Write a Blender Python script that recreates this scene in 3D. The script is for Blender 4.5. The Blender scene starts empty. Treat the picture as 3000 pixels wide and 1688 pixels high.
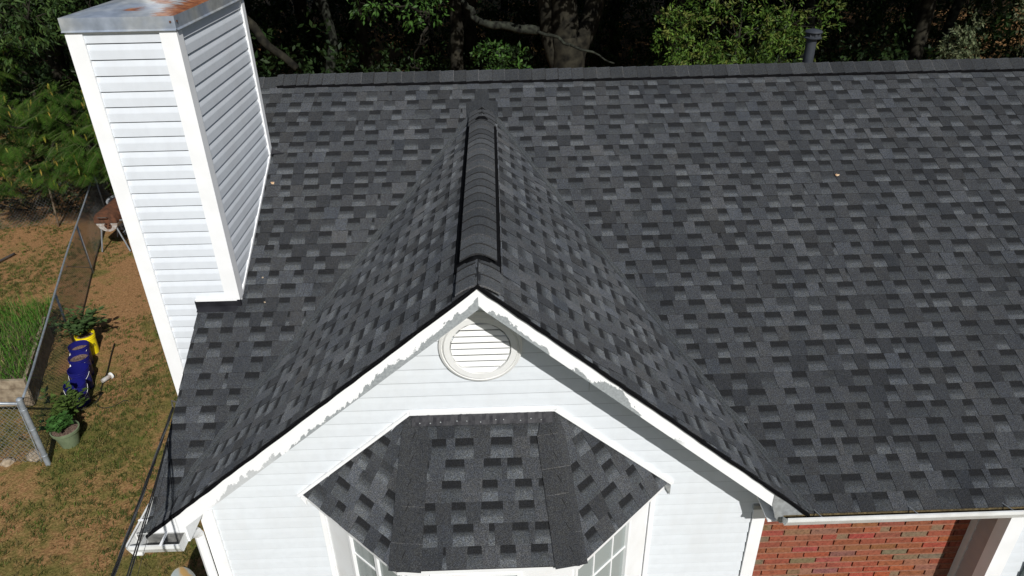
import bpy, math, random
from mathutils import Vector, Matrix, noise
random.seed(7)
R = math.radians
sc = bpy.context.scene
COL = sc.collection
# ------------------------------------------------------------------ camera
cam = bpy.data.cameras.new('camera'); co = bpy.data.objects.new('camera', cam); COL.objects.link(co)
cam.sensor_width = 36; cam.lens = 25.124; cam.clip_start = .05; cam.clip_end = 600
rt = Vector((.9994, -.0295, -.0154)); up = Vector((.0281, .4977, .8669)); fw = Vector((.0179, .8668, -.4983))
rt.normalize(); fw = (fw - rt*fw.dot(rt)).normalized(); up = rt.cross(fw)
co.matrix_world = Matrix(((rt.x, up.x, -fw.x, .1905), (rt.y, up.y, -fw.y, -3.6461), (rt.z, up.z, -fw.z, 4.0731), (0, 0, 0, 1)))
sc.camera = co
# ------------------------------------------------------------------ light
SUN = Vector((.38, -1, .88)).normalized()
w = bpy.data.worlds.new('World'); sc.world = w; w.use_nodes = True
nt = w.node_tree; bg = nt.nodes['Background']; sky = nt.nodes.new('ShaderNodeTexSky')
sky.ozone_density = 1.2; sky.sky_type = 'NISHITA'; sky.sun_disc = False; sky.sun_elevation = math.asin(SUN.z)
sky.sun_rotation = math.atan2(SUN.x, SUN.y)
nt.links.new(sky.outputs[0], bg.inputs[0]); bg.inputs[1].default_value = .055
sl = bpy.data.lights.new('sun', 'SUN'); sl.energy = 4.0; sl.angle = R(.5); sl.color = (1, .98, .95)
so = bpy.data.objects.new('sun', sl); COL.objects.link(so)
so.rotation_euler = SUN.to_track_quat('Z', 'Y').to_euler()
sc.view_settings.view_transform = 'Standard'; sc.view_settings.look = 'None'
sc.view_settings.exposure = 0.12; sc.view_settings.gamma = 1
sc.cycles.max_bounces = 6; sc.cycles.transparent_max_bounces = 8

# ------------------------------------------------------------------ materials
def mat(name, rough=.8, spec=.3):
    m = bpy.data.materials.new(name); m.use_nodes = True
    b = m.node_tree.nodes['Principled BSDF']
    b.inputs['Roughness'].default_value = rough; b.inputs['Specular IOR Level'].default_value = spec
    return m, m.node_tree, b
def N(nt, t, **k):
    n = nt.nodes.new(t)
    for a, v in k.items(): setattr(n, a, v)
    return n
def noise_n(nt, scale, detail=3, vec=None, rough=.5):
    n = N(nt, 'ShaderNodeTexNoise'); n.inputs['Scale'].default_value = scale; n.inputs['Detail'].default_value = detail
    n.inputs['Roughness'].default_value = rough
    if vec is None:
        tc = N(nt, 'ShaderNodeTexCoord'); vec = tc.outputs['Object']
    nt.links.new(vec, n.inputs['Vector']); return n.outputs['Fac']
def ramp(nt, fac, stops):
    r = N(nt, 'ShaderNodeValToRGB'); e = r.color_ramp.elements
    while len(e) < len(stops): e.new(.5)
    for i, (p, c) in enumerate(stops):
        e[i].position = p; e[i].color = (c, c, c, 1) if not isinstance(c, tuple) else (*c, 1)
    nt.links.new(fac, r.inputs[0]); return r.outputs[0]
def mix(nt, a, b, fac, mode='MIX'):
    m = N(nt, 'ShaderNodeMix', data_type='RGBA', blend_type=mode)
    for s, v in ((m.inputs['Factor'], fac), (m.inputs['A'], a), (m.inputs['B'], b)):
        if isinstance(v, bpy.types.NodeSocket): nt.links.new(v, s)
        elif isinstance(v, tuple): s.default_value = (*v, 1)
        else: s.default_value = v
    return m.outputs['Result']
def bump(nt, b, fac, strength=.3, dist=.01):
    n = N(nt, 'ShaderNodeBump'); n.inputs['Strength'].default_value = strength; n.inputs['Distance'].default_value = dist
    nt.links.new(fac, n.inputs['Height']); nt.links.new(n.outputs[0], b.inputs['Normal'])
def attr(nt, name='Col'):
    a = N(nt, 'ShaderNodeAttribute'); a.attribute_name = name; return a.outputs['Color']
def simple(name, c1, c2=None, scale=20, rough=.6, spec=.4, metal=0., bmp=0., lo=.35, hi=.65, detail=3):
    m, nt, b = mat(name, rough, spec); b.inputs['Metallic'].default_value = metal
    f = noise_n(nt, scale, detail)
    if c2 is None: c2 = tuple(x*.85 for x in c1)
    nt.links.new(ramp(nt, f, [(lo, c1), (hi, c2)]), b.inputs['Base Color'])
    if bmp: bump(nt, b, f, bmp)
    return m
def vcol(name, rough=.85, spec=.2, gs=None, glo=.5, ghi=1.5, trans=0., bmp=0., two=False):
    m, nt, b = mat(name, rough, spec)
    c = attr(nt)
    if gs:
        f = noise_n(nt, gs, 2, rough=.7)
        g = ramp(nt, f, [(.3, glo), (.5, 1.0), (.7, ghi)])
        c = mix(nt, c, g, 1.0, 'MULTIPLY')
        if bmp: bump(nt, b, f, bmp, .003)
    nt.links.new(c, b.inputs['Base Color'])
    if trans:
        t = N(nt, 'ShaderNodeBsdfTranslucent'); nt.links.new(c, t.inputs[0])
        ms = N(nt, 'ShaderNodeMixShader'); ms.inputs[0].default_value = trans
        nt.links.new(b.outputs[0], ms.inputs[1]); nt.links.new(t.outputs[0], ms.inputs[2])
        nt.links.new(ms.outputs[0], nt.nodes['Material Output'].inputs[0])
    return m
M = {}
def shingle_mat():
    m, nt, b = mat('asphalt_shingle', .9, .25)
    c = attr(nt)
    f = noise_n(nt, 170, 2, rough=.8)
    g = ramp(nt, f, [(.33, .30), (.5, .92), (.66, 2.1)])
    c = mix(nt, c, g, 1.0, 'MULTIPLY')
    tcs = N(nt, 'ShaderNodeTexCoord'); mps = N(nt, 'ShaderNodeMapping'); nt.links.new(tcs.outputs['Object'], mps.inputs[0]); mps.inputs['Scale'].default_value = (2.2, .5, .5)
    f2 = noise_n(nt, 1.3, 6, mps.outputs[0], .65)
    c = mix(nt, c, ramp(nt, f2, [(.32, (.80, .82, .85)), (.68, (1.15, 1.14, 1.12))]), 1.0, 'MULTIPLY')
    f3 = noise_n(nt, 45, 2)
    c = mix(nt, c, ramp(nt, f3, [(.42, (.94, .96, 1.03)), (.58, (1.04, 1.02, .98))]), .8, 'MULTIPLY')
    nt.links.new(c, b.inputs['Base Color']); bump(nt, b, f, .6, .004)
    if 'Diffuse Roughness' in b.inputs: b.inputs['Diffuse Roughness'].default_value = 1.0
    return m
M['shingle'] = shingle_mat()
def vinyl(name, base, dirt):
    m, nt, b = mat(name, .45, .35)
    tc = N(nt, 'ShaderNodeTexCoord'); mp = N(nt, 'ShaderNodeMapping'); nt.links.new(tc.outputs['Object'], mp.inputs[0])
    mp.inputs['Scale'].default_value = (1, 1, .35)
    f = noise_n(nt, 3.2, 6, mp.outputs[0], .65)
    f2 = noise_n(nt, 14, 4)
    c = mix(nt, base, dirt, ramp(nt, f, [(.48, 0.), (.78, .65)]))
    c = mix(nt, c, tuple(x*.93 for x in base), ramp(nt, f2, [(.45, 0.), (.7, .6)]))
    c = mix(nt, c, attr(nt), 1., 'MULTIPLY')
    nt.links.new(c, b.inputs['Base Color']); return m
M['vinyl'] = vinyl('vinyl_siding', (.685, .72, .725), (.60, .61, .59))
M['vinyl_gray'] = vinyl('chimney_siding', (.67, .705, .72), (.56, .575, .575))
M['trim'] = simple('white_trim', (.88, .885, .885), (.83, .835, .83), 6, .4, .4)
M['bay_trim'] = simple('bay_trim', (.82, .83, .83), (.78, .78, .77), 5, .35, .4)
M['vent'] = simple('vent_plastic', (.76, .765, .745), (.71, .71, .69), 8, .5, .3)
M['gutter'] = simple('gutter_white', (.80, .81, .79), (.68, .68, .65), 9, .4, .4)
M['gray_metal'] = simple('weathered_aluminium', (.42, .44, .44), (.30, .31, .31), 22, .5, .4, .3)
M['black'] = simple('black_plastic', (.004, .004, .0045), (.008, .008, .009), 60, .9, .05)
M['flashing'] = simple('black_membrane', (.009, .009, .012), (.018, .018, .022), 12, .55, .3, bmp=.6)
M['glass'] = None
def peel():
    m, nt, b = mat('peeling_fascia', .45, .35)
    uv = N(nt, 'ShaderNodeUVMap'); uv.uv_map = 'UVMap'
    sep = N(nt, 'ShaderNodeSeparateXYZ'); nt.links.new(uv.outputs[0], sep.inputs[0])
    f1 = N(nt, 'ShaderNodeTexNoise', noise_dimensions='1D'); f1.inputs['Scale'].default_value = 2.2; f1.inputs['Detail'].default_value = 4
    f1.inputs['Roughness'].default_value = .55
    nt.links.new(sep.outputs[0], f1.inputs['W'])
    mpu = N(nt, 'ShaderNodeMapping'); nt.links.new(uv.outputs[0], mpu.inputs[0]); mpu.inputs['Scale'].default_value = (1, .13, 1)
    f2 = noise_n(nt, 22, 5, mpu.outputs[0], .65)
    a = N(nt, 'ShaderNodeMath', operation='MULTIPLY_ADD'); nt.links.new(f1.outputs['Fac'], a.inputs[0]); a.inputs[1].default_value = 2.2; a.inputs[2].default_value = -1.13
    a2 = N(nt, 'ShaderNodeMath', operation='MULTIPLY_ADD'); nt.links.new(f2, a2.inputs[0]); a2.inputs[1].default_value = .95; nt.links.new(a.outputs[0], a2.inputs[2])
    s = N(nt, 'ShaderNodeMath', operation='SUBTRACT'); nt.links.new(a2.outputs[0], s.inputs[0]); nt.links.new(sep.outputs[1], s.inputs[1])
    k = N(nt, 'ShaderNodeMath', operation='SUBTRACT'); nt.links.new(s.outputs[0], k.inputs[0]); nt.links.new(sep.outputs[2], k.inputs[1])
    msk = ramp(nt, s.outputs[0], [(.18, 0.), (.20, 1.)])
    fade = attr(nt, 'Col')
    msk = mix(nt, (0, 0, 0), msk, fade)
    tint = ramp(nt, noise_n(nt, 60, 3), [(.35, (.37, .395, .40)), (.65, (.27, .29, .295))])
    c = mix(nt, (.87, .875, .87), tint, msk)
    nt.links.new(c, b.inputs['Base Color']); return m
M['peel'] = peel()
def capmetal():
    m, nt, b = mat('galvanised_cap', .4, .5); b.inputs['Metallic'].default_value = .35
    tc = N(nt, 'ShaderNodeTexCoord')
    f = noise_n(nt, 12, 5); base = ramp(nt, f, [(.3, (.31, .335, .36)), (.5, (.38, .41, .44)), (.7, (.47, .50, .53))])
    base = mix(nt, base, ramp(nt, noise_n(nt, 2.5, 4), [(.4, (1.15, 1.1, 1.)), (.6, (.85, .9, 1.))]), 1., 'MULTIPLY')
    mp = N(nt, 'ShaderNodeMapping'); nt.links.new(tc.outputs['Object'], mp.inputs[0]); mp.inputs['Scale'].default_value = (1.3, 6, 1)
    fs = noise_n(nt, 5, 6, mp.outputs[0], .75)
    at = attr(nt)     # rust mask, interpolated over the mesh
    th = N(nt, 'ShaderNodeMath', operation='MULTIPLY_ADD'); nt.links.new(fs, th.inputs[0]); th.inputs[1].default_value = 1.6
    sepa = N(nt, 'ShaderNodeSeparateColor'); nt.links.new(at, sepa.inputs[0]); nt.links.new(sepa.outputs[0], th.inputs[2])
    msk = ramp(nt, th.outputs[0], [(.97, 0.), (1.0, 0.), (.999, 0.)])
    q = N(nt, 'ShaderNodeMapRange'); nt.links.new(th.outputs[0], q.inputs[0]); q.inputs[1].default_value = 1.18; q.inputs[2].default_value = 1.34
    rust = ramp(nt, noise_n(nt, 20, 5), [(.3, (.12, .035, .012)), (.55, (.30, .10, .03)), (.75, (.40, .19, .08))])
    c = mix(nt, base, rust, q.outputs[0])
    nt.links.new(c, b.inputs['Base Color'])
    inv = N(nt, 'ShaderNodeMath', operation='MULTIPLY_ADD'); nt.links.new(q.outputs[0], inv.inputs[0]); inv.inputs[1].default_value = -.35; inv.inputs[2].default_value = .35
    nt.links.new(inv.outputs[0], b.inputs['Metallic'])
    return m
M['cap'] = capmetal()
M['brick'] = vcol('brick', .85, .2, 45, .6, 1.2, bmp=.5)
M['mortar'] = simple('mortar', (.34, .165, .11), (.24, .11, .07), 40, .9, .1, bmp=.3)
M['leaf'] = vcol('leaf', .55, .22, trans=.28)
M['bark'] = simple('bark', (.034, .031, .022), (.008, .0075, .006), 5, .9, .1, bmp=1., detail=8)
M['bark2'] = simple('lichen_bark', (.036, .040, .030), (.008, .008, .007), 9, .9, .1, bmp=1., detail=8)
M['galv'] = simple('galvanised_pipe', (.36, .40, .43), (.26, .29, .32), 15, .45, .5, .4)
M['wire'] = simple('fence_wire', (.19, .20, .20), (.10, .11, .11), 30, .5, .4, .1)
M['wood'] = simple('weathered_timber', (.34, .28, .20), (.17, .13, .09), 8, .9, .1, bmp=.6, detail=6)
M['soil'] = simple('potting_soil', (.20, .14, .11), (.06, .04, .03), 60, .95, .1, bmp=.8, detail=6)
M['blue'] = simple('blue_plastic', (.010, .011, .135), (.008, .009, .11), 8, .35, .5)
M['yellow'] = simple('yellow_plastic', (.85, .70, .01), (.78, .62, .01), 8, .35, .5)
M['dark_print'] = simple('dark_print', (.06, .05, .01), (.10, .08, .01), 60, .6)
M['white_print'] = simple('white_print', (.7, .7, .75), (.5, .5, .6), 60, .6)
M['green_pot'] = simple('green_pot', (.165, .205, .12), (.13, .165, .095), 12, .5, .4)
M['rust'] = simple('rusty_steel', (.13, .055, .03), (.07, .035, .022), 14, .85, .2, bmp=.3, detail=6)
M['soot'] = simple('sooty_metal', (.36, .38, .40), (.02, .02, .025), 9, .5, .4, lo=.45, hi=.52, detail=6)
M['dirty_white'] = simple('dirty_white_paint', (.46, .46, .44), (.28, .22, .18), 18, .6, .3, detail=6)
M['dark_steel'] = simple('dark_steel', (.05, .05, .05), (.09, .075, .06), 14, .6, .4)
M['pipe'] = simple('dark_vent_pipe', (.030, .034, .042), (.042, .047, .055), 8, .5, .4)
M['cable_black'] = simple('cable_black', (.012, .012, .012), (.02, .02, .02), 30, .5, .4)
M['cable_gray'] = simple('cable_grey', (.16, .165, .16), (.10, .10, .10), 30, .5, .5, .5)
M['stone'] = simple('pale_stone', (.42, .34, .25), (.24, .19, .13), 12, .9, .1, bmp=.6, detail=6)
M['hose'] = simple('hose', (.012, .012, .012), (.02, .02, .018), 30, .5)
M['interior'] = simple('dark_interior', (.02, .018, .015), (.04, .035, .03), 9, .95, .1)
M['gutter_dirt'] = simple('gutter_debris_and_shade', (.17, .13, .065), (.07, .055, .03), 55, .95, .1, bmp=.8, detail=6)
M['shade_siding'] = vinyl('shade_toned_siding', (.42, .38, .355), (.34, .31, .29))  # shade and warm bounce on the porch side put into the colour
M['porch_trim'] = simple('porch_trim', (.72, .70, .68), (.66, .64, .62), 6, .5)
M['shutter'] = simple('shutter', (.20, .25, .235), (.17, .21, .20), 12, .5, .3)
M['leaf_dry'] = simple('dry_leaf', (.42, .24, .12), (.55, .42, .28), 60, .8, .2)
M['blind'] = simple('window_blind', (.62, .66, .645), (.55, .59, .575), 9, .6)
def dish():
    m, nt, b = mat('dish_paint', .4, .4)
    f = noise_n(nt, 3.2, 3)
    c = ramp(nt, f, [(.42, (.26, .31, .33)), (.52, (.33, .35, .33)), (.60, (.42, .26, .10))])
    nt.links.new(c, b.inputs['Base Color']); return m
M['dish'] = dish()
def glassm():
    m, nt, b = mat('window_glass', .05, .5)
    b.inputs['Base Color'].default_value = (.55, .60, .59, 1)
    t = N(nt, 'ShaderNodeBsdfTransparent'); g = N(nt, 'ShaderNodeBsdfGlossy'); g.inputs['Roughness'].default_value = .03
    t.inputs[0].default_value = (.80, .86, .84, 1)
    ms = N(nt, 'ShaderNodeMixShader'); fr = N(nt, 'ShaderNodeFresnel'); fr.inputs[0].default_value = 1.5
    nt.links.new(fr.outputs[0], ms.inputs[0]); nt.links.new(t.outputs[0], ms.inputs[1]); nt.links.new(g.outputs[0], ms.inputs[2])
    ms2 = N(nt, 'ShaderNodeMixShader'); df = N(nt, 'ShaderNodeBsdfDiffuse'); df.inputs[0].default_value = (.56, .62, .60, 1)  # pale diffuse share paints the sky's haze onto the pane
    ms2.inputs[0].default_value = .5; nt.links.new(ms.outputs[0], ms2.inputs[1]); nt.links.new(df.outputs[0], ms2.inputs[2])
    nt.links.new(ms2.outputs[0], nt.nodes['Material Output'].inputs[0]); return m
M['glass'] = glassm()
def ground_mat():
    m, nt, b = mat('clay_and_grass', .95, .1)
    big = noise_n(nt, .55, 5, rough=.6); mid = noise_n(nt, 3.2, 6, rough=.7); fine = noise_n(nt, 38, 6, rough=.75)
    clay = ramp(nt, fine, [(.3, (.095, .048, .020)), (.5, (.285, .155, .068)), (.72, (.46, .275, .135))])
    thatch = ramp(nt, fine, [(.3, (.045, .034, .011)), (.5, (.195, .148, .048)), (.7, (.38, .29, .105))])
    grass = ramp(nt, noise_n(nt, 60, 5, rough=.8), [(.3, (.016, .024, .005)), (.5, (.070, .090, .018)), (.7, (.165, .18, .045))])
    s0 = N(nt, 'ShaderNodeMath', operation='MULTIPLY_ADD'); nt.links.new(mid, s0.inputs[0]); s0.inputs[1].default_value = .8; nt.links.new(big, s0.inputs[2])
    tc = N(nt, 'ShaderNodeTexCoord'); sp = N(nt, 'ShaderNodeSeparateXYZ'); nt.links.new(tc.outputs['Object'], sp.inputs[0])
    mr = N(nt, 'ShaderNodeMapRange'); nt.links.new(sp.outputs[1], mr.inputs[0]); mr.inputs[1].default_value = 4; mr.inputs[2].default_value = 11; mr.inputs[3].default_value = -.01; mr.inputs[4].default_value = -.16
    s = N(nt, 'ShaderNodeMath', operation='ADD'); nt.links.new(s0.outputs[0], s.inputs[0]); nt.links.new(mr.outputs[0], s.inputs[1])
    c = mix(nt, clay, thatch, ramp(nt, s.outputs[0], [(.76, 0.), (.92, .85)]))
    c = mix(nt, c, grass, ramp(nt, s.outputs[0], [(.84, 0.), (1.04, .62)]))
    nt.links.new(c, b.inputs['Base Color']); bump(nt, b, fine, .9, .02); return m
M['ground'] = ground_mat()

# ------------------------------------------------------------------ mesh builder
def tag(o, label=None, cat=None, group=None, kind=None):
    for k, v in (('label', label), ('category', cat), ('group', group), ('kind', kind)):
        if v: o[k] = v
    return o
def empty(name, loc=(0, 0, 0), rz=0, parent=None, **k):
    o = bpy.data.objects.new(name, None); COL.objects.link(o); o.location = loc; o.rotation_euler = (0, 0, rz)
    o.empty_display_size = .1
    if parent: o.parent = parent
    return tag(o, **k)
class MB:
    def __init__(s): s.v = []; s.f = []; s.c = []; s.uv = []; s.has_c = False; s.has_uv = False
    def face(s, pts, col=None, uv=None):
        i = len(s.v); s.v.extend([tuple(p) for p in pts]); s.f.append(tuple(range(i, i+len(pts))))
        n = len(pts)
        if col is None: s.c.append([(.5, .5, .5)]*n)
        else:
            s.has_c = True; s.c.append([col]*n if not isinstance(col[0], tuple) else list(col))
        if uv: s.has_uv = True
        s.uv.append(uv or [(0, 0)]*n)
    def box(s, x0, x1, y0, y1, z0, z1, col=None, T=None, skip=''):
        P = [Vector((x, y, z)) for z in (z0, z1) for y in (y0, y1) for x in (x0, x1)]
        if T: P = [T @ p for p in P]
        for nm, q in (('b', (0, 2, 3, 1)), ('t', (4, 5, 7, 6)), ('f', (0, 1, 5, 4)), ('k', (2, 6, 7, 3)), ('l', (0, 4, 6, 2)), ('r', (1, 3, 7, 5))):
            if nm not in skip: s.face([P[j] for j in q], col)
    def prism(s, pts, d, col=None):
        """extrude planar polygon pts by vector d"""
        d = Vector(d); P = [Vector(p) for p in pts]; Q = [p+d for p in P]; n = len(P)
        s.face(P[::-1], col); s.face(Q, col)
        for i in range(n): s.face([P[i], P[(i+1) % n], Q[(i+1) % n], Q[i]], col)
    def tube(s, pts, rad, n=8, col=None, caps=True, jitter=0):
        P = [Vector(p) for p in pts]; rs = rad if isinstance(rad, (list, tuple)) else [rad]*len(P)
        base = len(s.v); u = None
        for i, p in enumerate(P):
            t = (P[min(i+1, len(P)-1)] - P[max(i-1, 0)]).normalized()
            if u is None: u = t.orthogonal().normalized()
            else: u = (u - t*u.dot(t)).normalized()
            w_ = t.cross(u)
            for k in range(n):
                a = 2*math.pi*k/n; r = rs[i]*(1+random.uniform(-jitter, jitter))
                s.v.append(tuple(p + (u*math.cos(a)+w_*math.sin(a))*r))
        for i in range(len(P)-1):
            for k in range(n):
                a = base+i*n+k; b_ = base+i*n+(k+1) % n
                s.f.append((a, b_, b_+n, a+n)); s.c.append([col or (.5, .5, .5)]*4); s.uv.append([(0, 0)]*4)
        if caps:
            s.f.append(tuple(base+k for k in range(n))[::-1]); s.c.append([col or (.5,)*3]*n); s.uv.append([(0, 0)]*n)
            e = base+(len(P)-1)*n
            s.f.append(tuple(e+k for k in range(n))); s.c.append([col or (.5,)*3]*n); s.uv.append([(0, 0)]*n)
        if col: s.has_c = True
    def lathe(s, prof, c=(0, 0, 0), n=28, col=None, T=None):
        base = len(s.v)
        for r, z in prof:
            for k in range(n):
                a = 2*math.pi*k/n; p = Vector((r*math.cos(a), r*math.sin(a), z))
                if T: p = T @ p
                s.v.append(tuple(p+Vector(c)))
        for i in range(len(prof)-1):
            for k in range(n):
                a = base+i*n+k; b_ = base+i*n+(k+1) % n
                s.f.append((a, b_, b_+n, a+n)); s.c.append([col or (.5,)*3]*4); s.uv.append([(0, 0)]*4)
    def build(s, name, m, parent=None, smooth=False, loc=None):
        me = bpy.data.meshes.new(name); me.from_pydata(s.v, [], s.f)
        if s.has_c:
            ca = me.color_attributes.new('Col', 'FLOAT_COLOR', 'CORNER')
            flat = []
            for fc in s.c:
                for c in fc: flat.extend((c[0], c[1], c[2], 1))
            ca.data.foreach_set('color', flat)
        if s.has_uv:
            ul = me.uv_layers.new(name='UVMap'); flat = [x for fc in s.uv for c in fc for x in c]
            ul.data.foreach_set('uv', flat)
        for mm in (m if isinstance(m, list) else [m]): me.materials.append(mm)
        if smooth: me.polygons.foreach_set('use_smooth', [True]*len(me.polygons))
        me.update()
        o = bpy.data.objects.new(name, me); COL.objects.link(o)
        if parent: o.parent = parent
        if loc: o.location = loc
        return o
def smooth_by_angle(o, deg=40):
    me = o.data
    me.polygons.foreach_set('use_smooth', [True]*len(me.polygons))
    try: me.set_sharp_from_angle(angle=R(deg))
    except Exception: pass
def copy_tree(o, parent=None):
    c = o.copy(); COL.objects.link(c); c.parent = parent
    for ch in o.children: copy_tree(ch, c)
    return c

# ------------------------------------------------------------------ dimensions (metres; origin at the eave line below the front gable)
W, AX, H, PM, E_ = 2.4123, .0635, 2.0069, .5177, .143
RY = 4.2868; RZ = RY*PM; G = -2.8; WY = .30
CX0, CX1, CY0, CY1, CT = -2.80, -2.07, 1.738, 3.285, 3.157
XR = 9.5

# ------------------------------------------------------------------ shingles
def tone():
    r = random.random()
    if r < .24: v = random.uniform(.030, .038)
    elif r < .80: v = random.uniform(.041, .056)
    else: v = random.uniform(.057, .070)
    t = random.gauss(0, .018)
    v *= 1.02
    return (v*(.945+t), v*(1.0+.2*t), v*(1.07-t))
def shingles(mb, O, u, s, n, rows, rng, e=E_, tmul=1.0, clip=None, first=0):
    """rng(s0)->(u0,u1) span of a course starting at slope distance s0"""
    O, u, s, n = Vector(O), Vector(u).normalized(), Vector(s).normalized(), Vector(n).normalized()
    sd = O.x*3.1+u.y*7
    def P(a, b, h):
        q = Vector((a*.9+sd, b*1.1, 0))
        return O+u*a+s*(b+.0035*noise.noise(q*1.7) if b > .02 else b)+n*(h+.0045*noise.noise(q))
    for k in range(rows):
        s0 = first+k*e; s1 = s0+e
        ra = rng(s0); rb = rng(s1)
        if ra is None or rb is None: continue
        j0 = random.uniform(-.005, .005); 
        a0, a1 = ra; b0, b1 = rb
        if a1-a0 < .02: continue
        A0, A1 = min(a0, b0), max(a1, b1)
        wob = [random.uniform(-.0012, .0012) for _ in range(3)]
        def lim(x, frac):
            lo = a0+(b0-a0)*frac; hi = a1+(b1-a1)*frac
            return min(max(x, lo), hi)
        x = A0-random.uniform(0, .25); tooth = random.random() < .5
        lift0, lift1 = .0075, .0015
        while x < A1:
            wd = random.uniform(.09, .14) if tooth else random.uniform(.10, .165)
            if random.random() < .07: wd = random.uniform(.03, .05)
            xe = x+wd; c = tone()
            sl = random.uniform(.004, .012)*(1 if tooth else 0)
            if tooth:
                c = tuple(q*tmul*.93 for q in c)
                h0, h1 = lift0+.0042, lift1+.0032
                xs0, xs1 = lim(x, 0), lim(xe, 0); xt0, xt1 = lim(x-sl, 1), lim(xe+sl, 1)
                if xs1-xs0 > .002 or xt1-xt0 > .002:
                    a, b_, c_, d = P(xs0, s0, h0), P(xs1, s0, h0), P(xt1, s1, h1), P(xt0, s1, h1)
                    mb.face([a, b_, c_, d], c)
                    dk = (c[0]*.55, c[1]*.55, c[2]*.55)  # side and butt shading of the tooth put into its colour
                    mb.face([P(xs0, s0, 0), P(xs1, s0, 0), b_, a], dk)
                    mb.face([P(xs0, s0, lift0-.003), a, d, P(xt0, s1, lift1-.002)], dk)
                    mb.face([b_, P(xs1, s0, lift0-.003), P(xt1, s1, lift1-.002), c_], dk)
            else:
                lg = random.random() < .55
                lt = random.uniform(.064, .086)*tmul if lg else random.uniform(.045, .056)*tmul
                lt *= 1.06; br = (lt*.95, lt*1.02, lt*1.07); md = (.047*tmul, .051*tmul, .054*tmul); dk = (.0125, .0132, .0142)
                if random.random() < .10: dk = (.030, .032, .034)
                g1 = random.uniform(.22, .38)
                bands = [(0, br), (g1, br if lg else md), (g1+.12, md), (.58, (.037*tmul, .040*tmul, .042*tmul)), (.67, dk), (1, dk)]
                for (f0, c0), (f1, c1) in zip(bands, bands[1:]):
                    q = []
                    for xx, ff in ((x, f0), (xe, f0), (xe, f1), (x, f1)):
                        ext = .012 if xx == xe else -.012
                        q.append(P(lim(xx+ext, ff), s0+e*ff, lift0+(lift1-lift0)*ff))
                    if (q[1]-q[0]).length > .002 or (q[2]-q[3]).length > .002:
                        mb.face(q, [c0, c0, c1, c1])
                l0, l1 = lim(x-.012, 0), lim(xe+.012, 0)
                if l1-l0 > .002: mb.face([P(l0, s0, -.001), P(l1, s0, -.001), P(l1, s0, lift0), P(l0, s0, lift0)], (.02, .02, .02))
            x = xe; tooth = not tooth
        # closed ends of the course
        for xx in (a0, a1):
            mb.face([P(xx, s0, -.004), P(xx, s0, lift0), P(xx, s1, lift1), P(xx, s1, -.004)], (.02, .02, .02))

def cap_run(mb, p0, p1, prof, ex=.143, base=.045, lift=.007, jit=.25):
    """overlapping cap pieces from p0 (butts face p0) to p1; prof=[(side, up)] cross-section"""
    p0, p1 = Vector(p0), Vector(p1); d = (p1-p0); L = d.length; d.normalize()
    side = d.cross(Vector((0, 0, 1))).normalized(); upv = side.cross(d)
    k = 0; t = 0
    while t < L-.02:
        t1 = min(t+ex*random.uniform(.93, 1.07), L); v = base*random.uniform(1-jit, 1+jit)
        col = (v*.94, v*1.0, v*1.05); ed = (min(v*1.7, .09),)*3 if random.random() < .4 else (v*.55,)*3
        sk = random.uniform(-.004, .004)
        A = [p0+d*(t+sk*(1 if a > 0 else -1))+side*a+upv*(b+lift) for a, b in prof]
        A2 = [p0+d*(t+.007+sk*(1 if a > 0 else -1))+side*a+upv*(b+lift) for a, b in prof]
        A0 = [p0+d*t+side*a+upv*(b-.003) for a, b in prof]
        B = [p0+d*t1+side*a+upv*b for a, b in prof]
        for i in range(len(prof)-1):
            mb.face([A0[i], A0[i+1], A[i+1], A[i]], ed)
            mb.face([A[i], A[i+1], A2[i+1], A2[i]], ed)
            mb.face([A2[i], A2[i+1], B[i+1], B[i]], col)
        t = t1

# ================================================================== THE HOUSE
house = empty('house', (0, .3, G), label='white vinyl and red brick house under a dark shingle roof with a front gable', cat='house')
INV = Vector((0, -.3, -G))
def part(mb, name, m, parent=house, label=None, smooth=False):
    o = mb.build(name, m, None, smooth)
    o.parent = parent
    p = parent; off = Vector((0, 0, 0))
    while p is not None: off += Vector(p.location); p = p.parent
    o.location = -off
    if label: o['label'] = label
    return o
# --- main roof
mb = MB()
cs = 1/math.sqrt(1+PM*PM); sn = PM*cs
def main_rng(s0):
    y = s0*cs; z = y*PM
    jl = random.uniform(-.006, .004)
    return (-W+jl, XR)
def main_left(s0):   # left of the valley
    z = s0*sn
    if z > H-.03: return None
    return (-W+random.uniform(-.006, .004), -W+z/H*(W+AX)+.10)
def main_right(s0):
    z = s0*sn
    if z > H-.03: return None
    return (W-z/H*(W-AX)-.10, XR)
def main_top(s0):
    if s0*sn <= H-.03: return None
    return (-W+random.uniform(-.006, .004), XR)
u, s_, n_ = (1, 0, 0), (0, cs, sn), (0, -sn, cs)
class Clip: pass
rows = 33
for k in range(rows):
    s0 = k*E_
    z1 = (s0+E_)*sn
    jl = random.uniform(-.006, .004)
    if z1 < H:
        zl = s0*sn
        shingles(mb, (0, 0, 0), u, s_, n_, 1, lambda q, a=jl, z=zl: (-W+a, -W+z/H*(W+AX)+.13), first=s0)
        shingles(mb, (0, 0, 0), u, s_, n_, 1, lambda q, z=zl: (W-z/H*(W-AX)-.13, XR), first=s0)
    else:
        shingles(mb, (0, 0, 0), u, s_, n_, 1, lambda q, a=jl: (-W+a, XR), first=s0)
L = RY/cs
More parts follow.
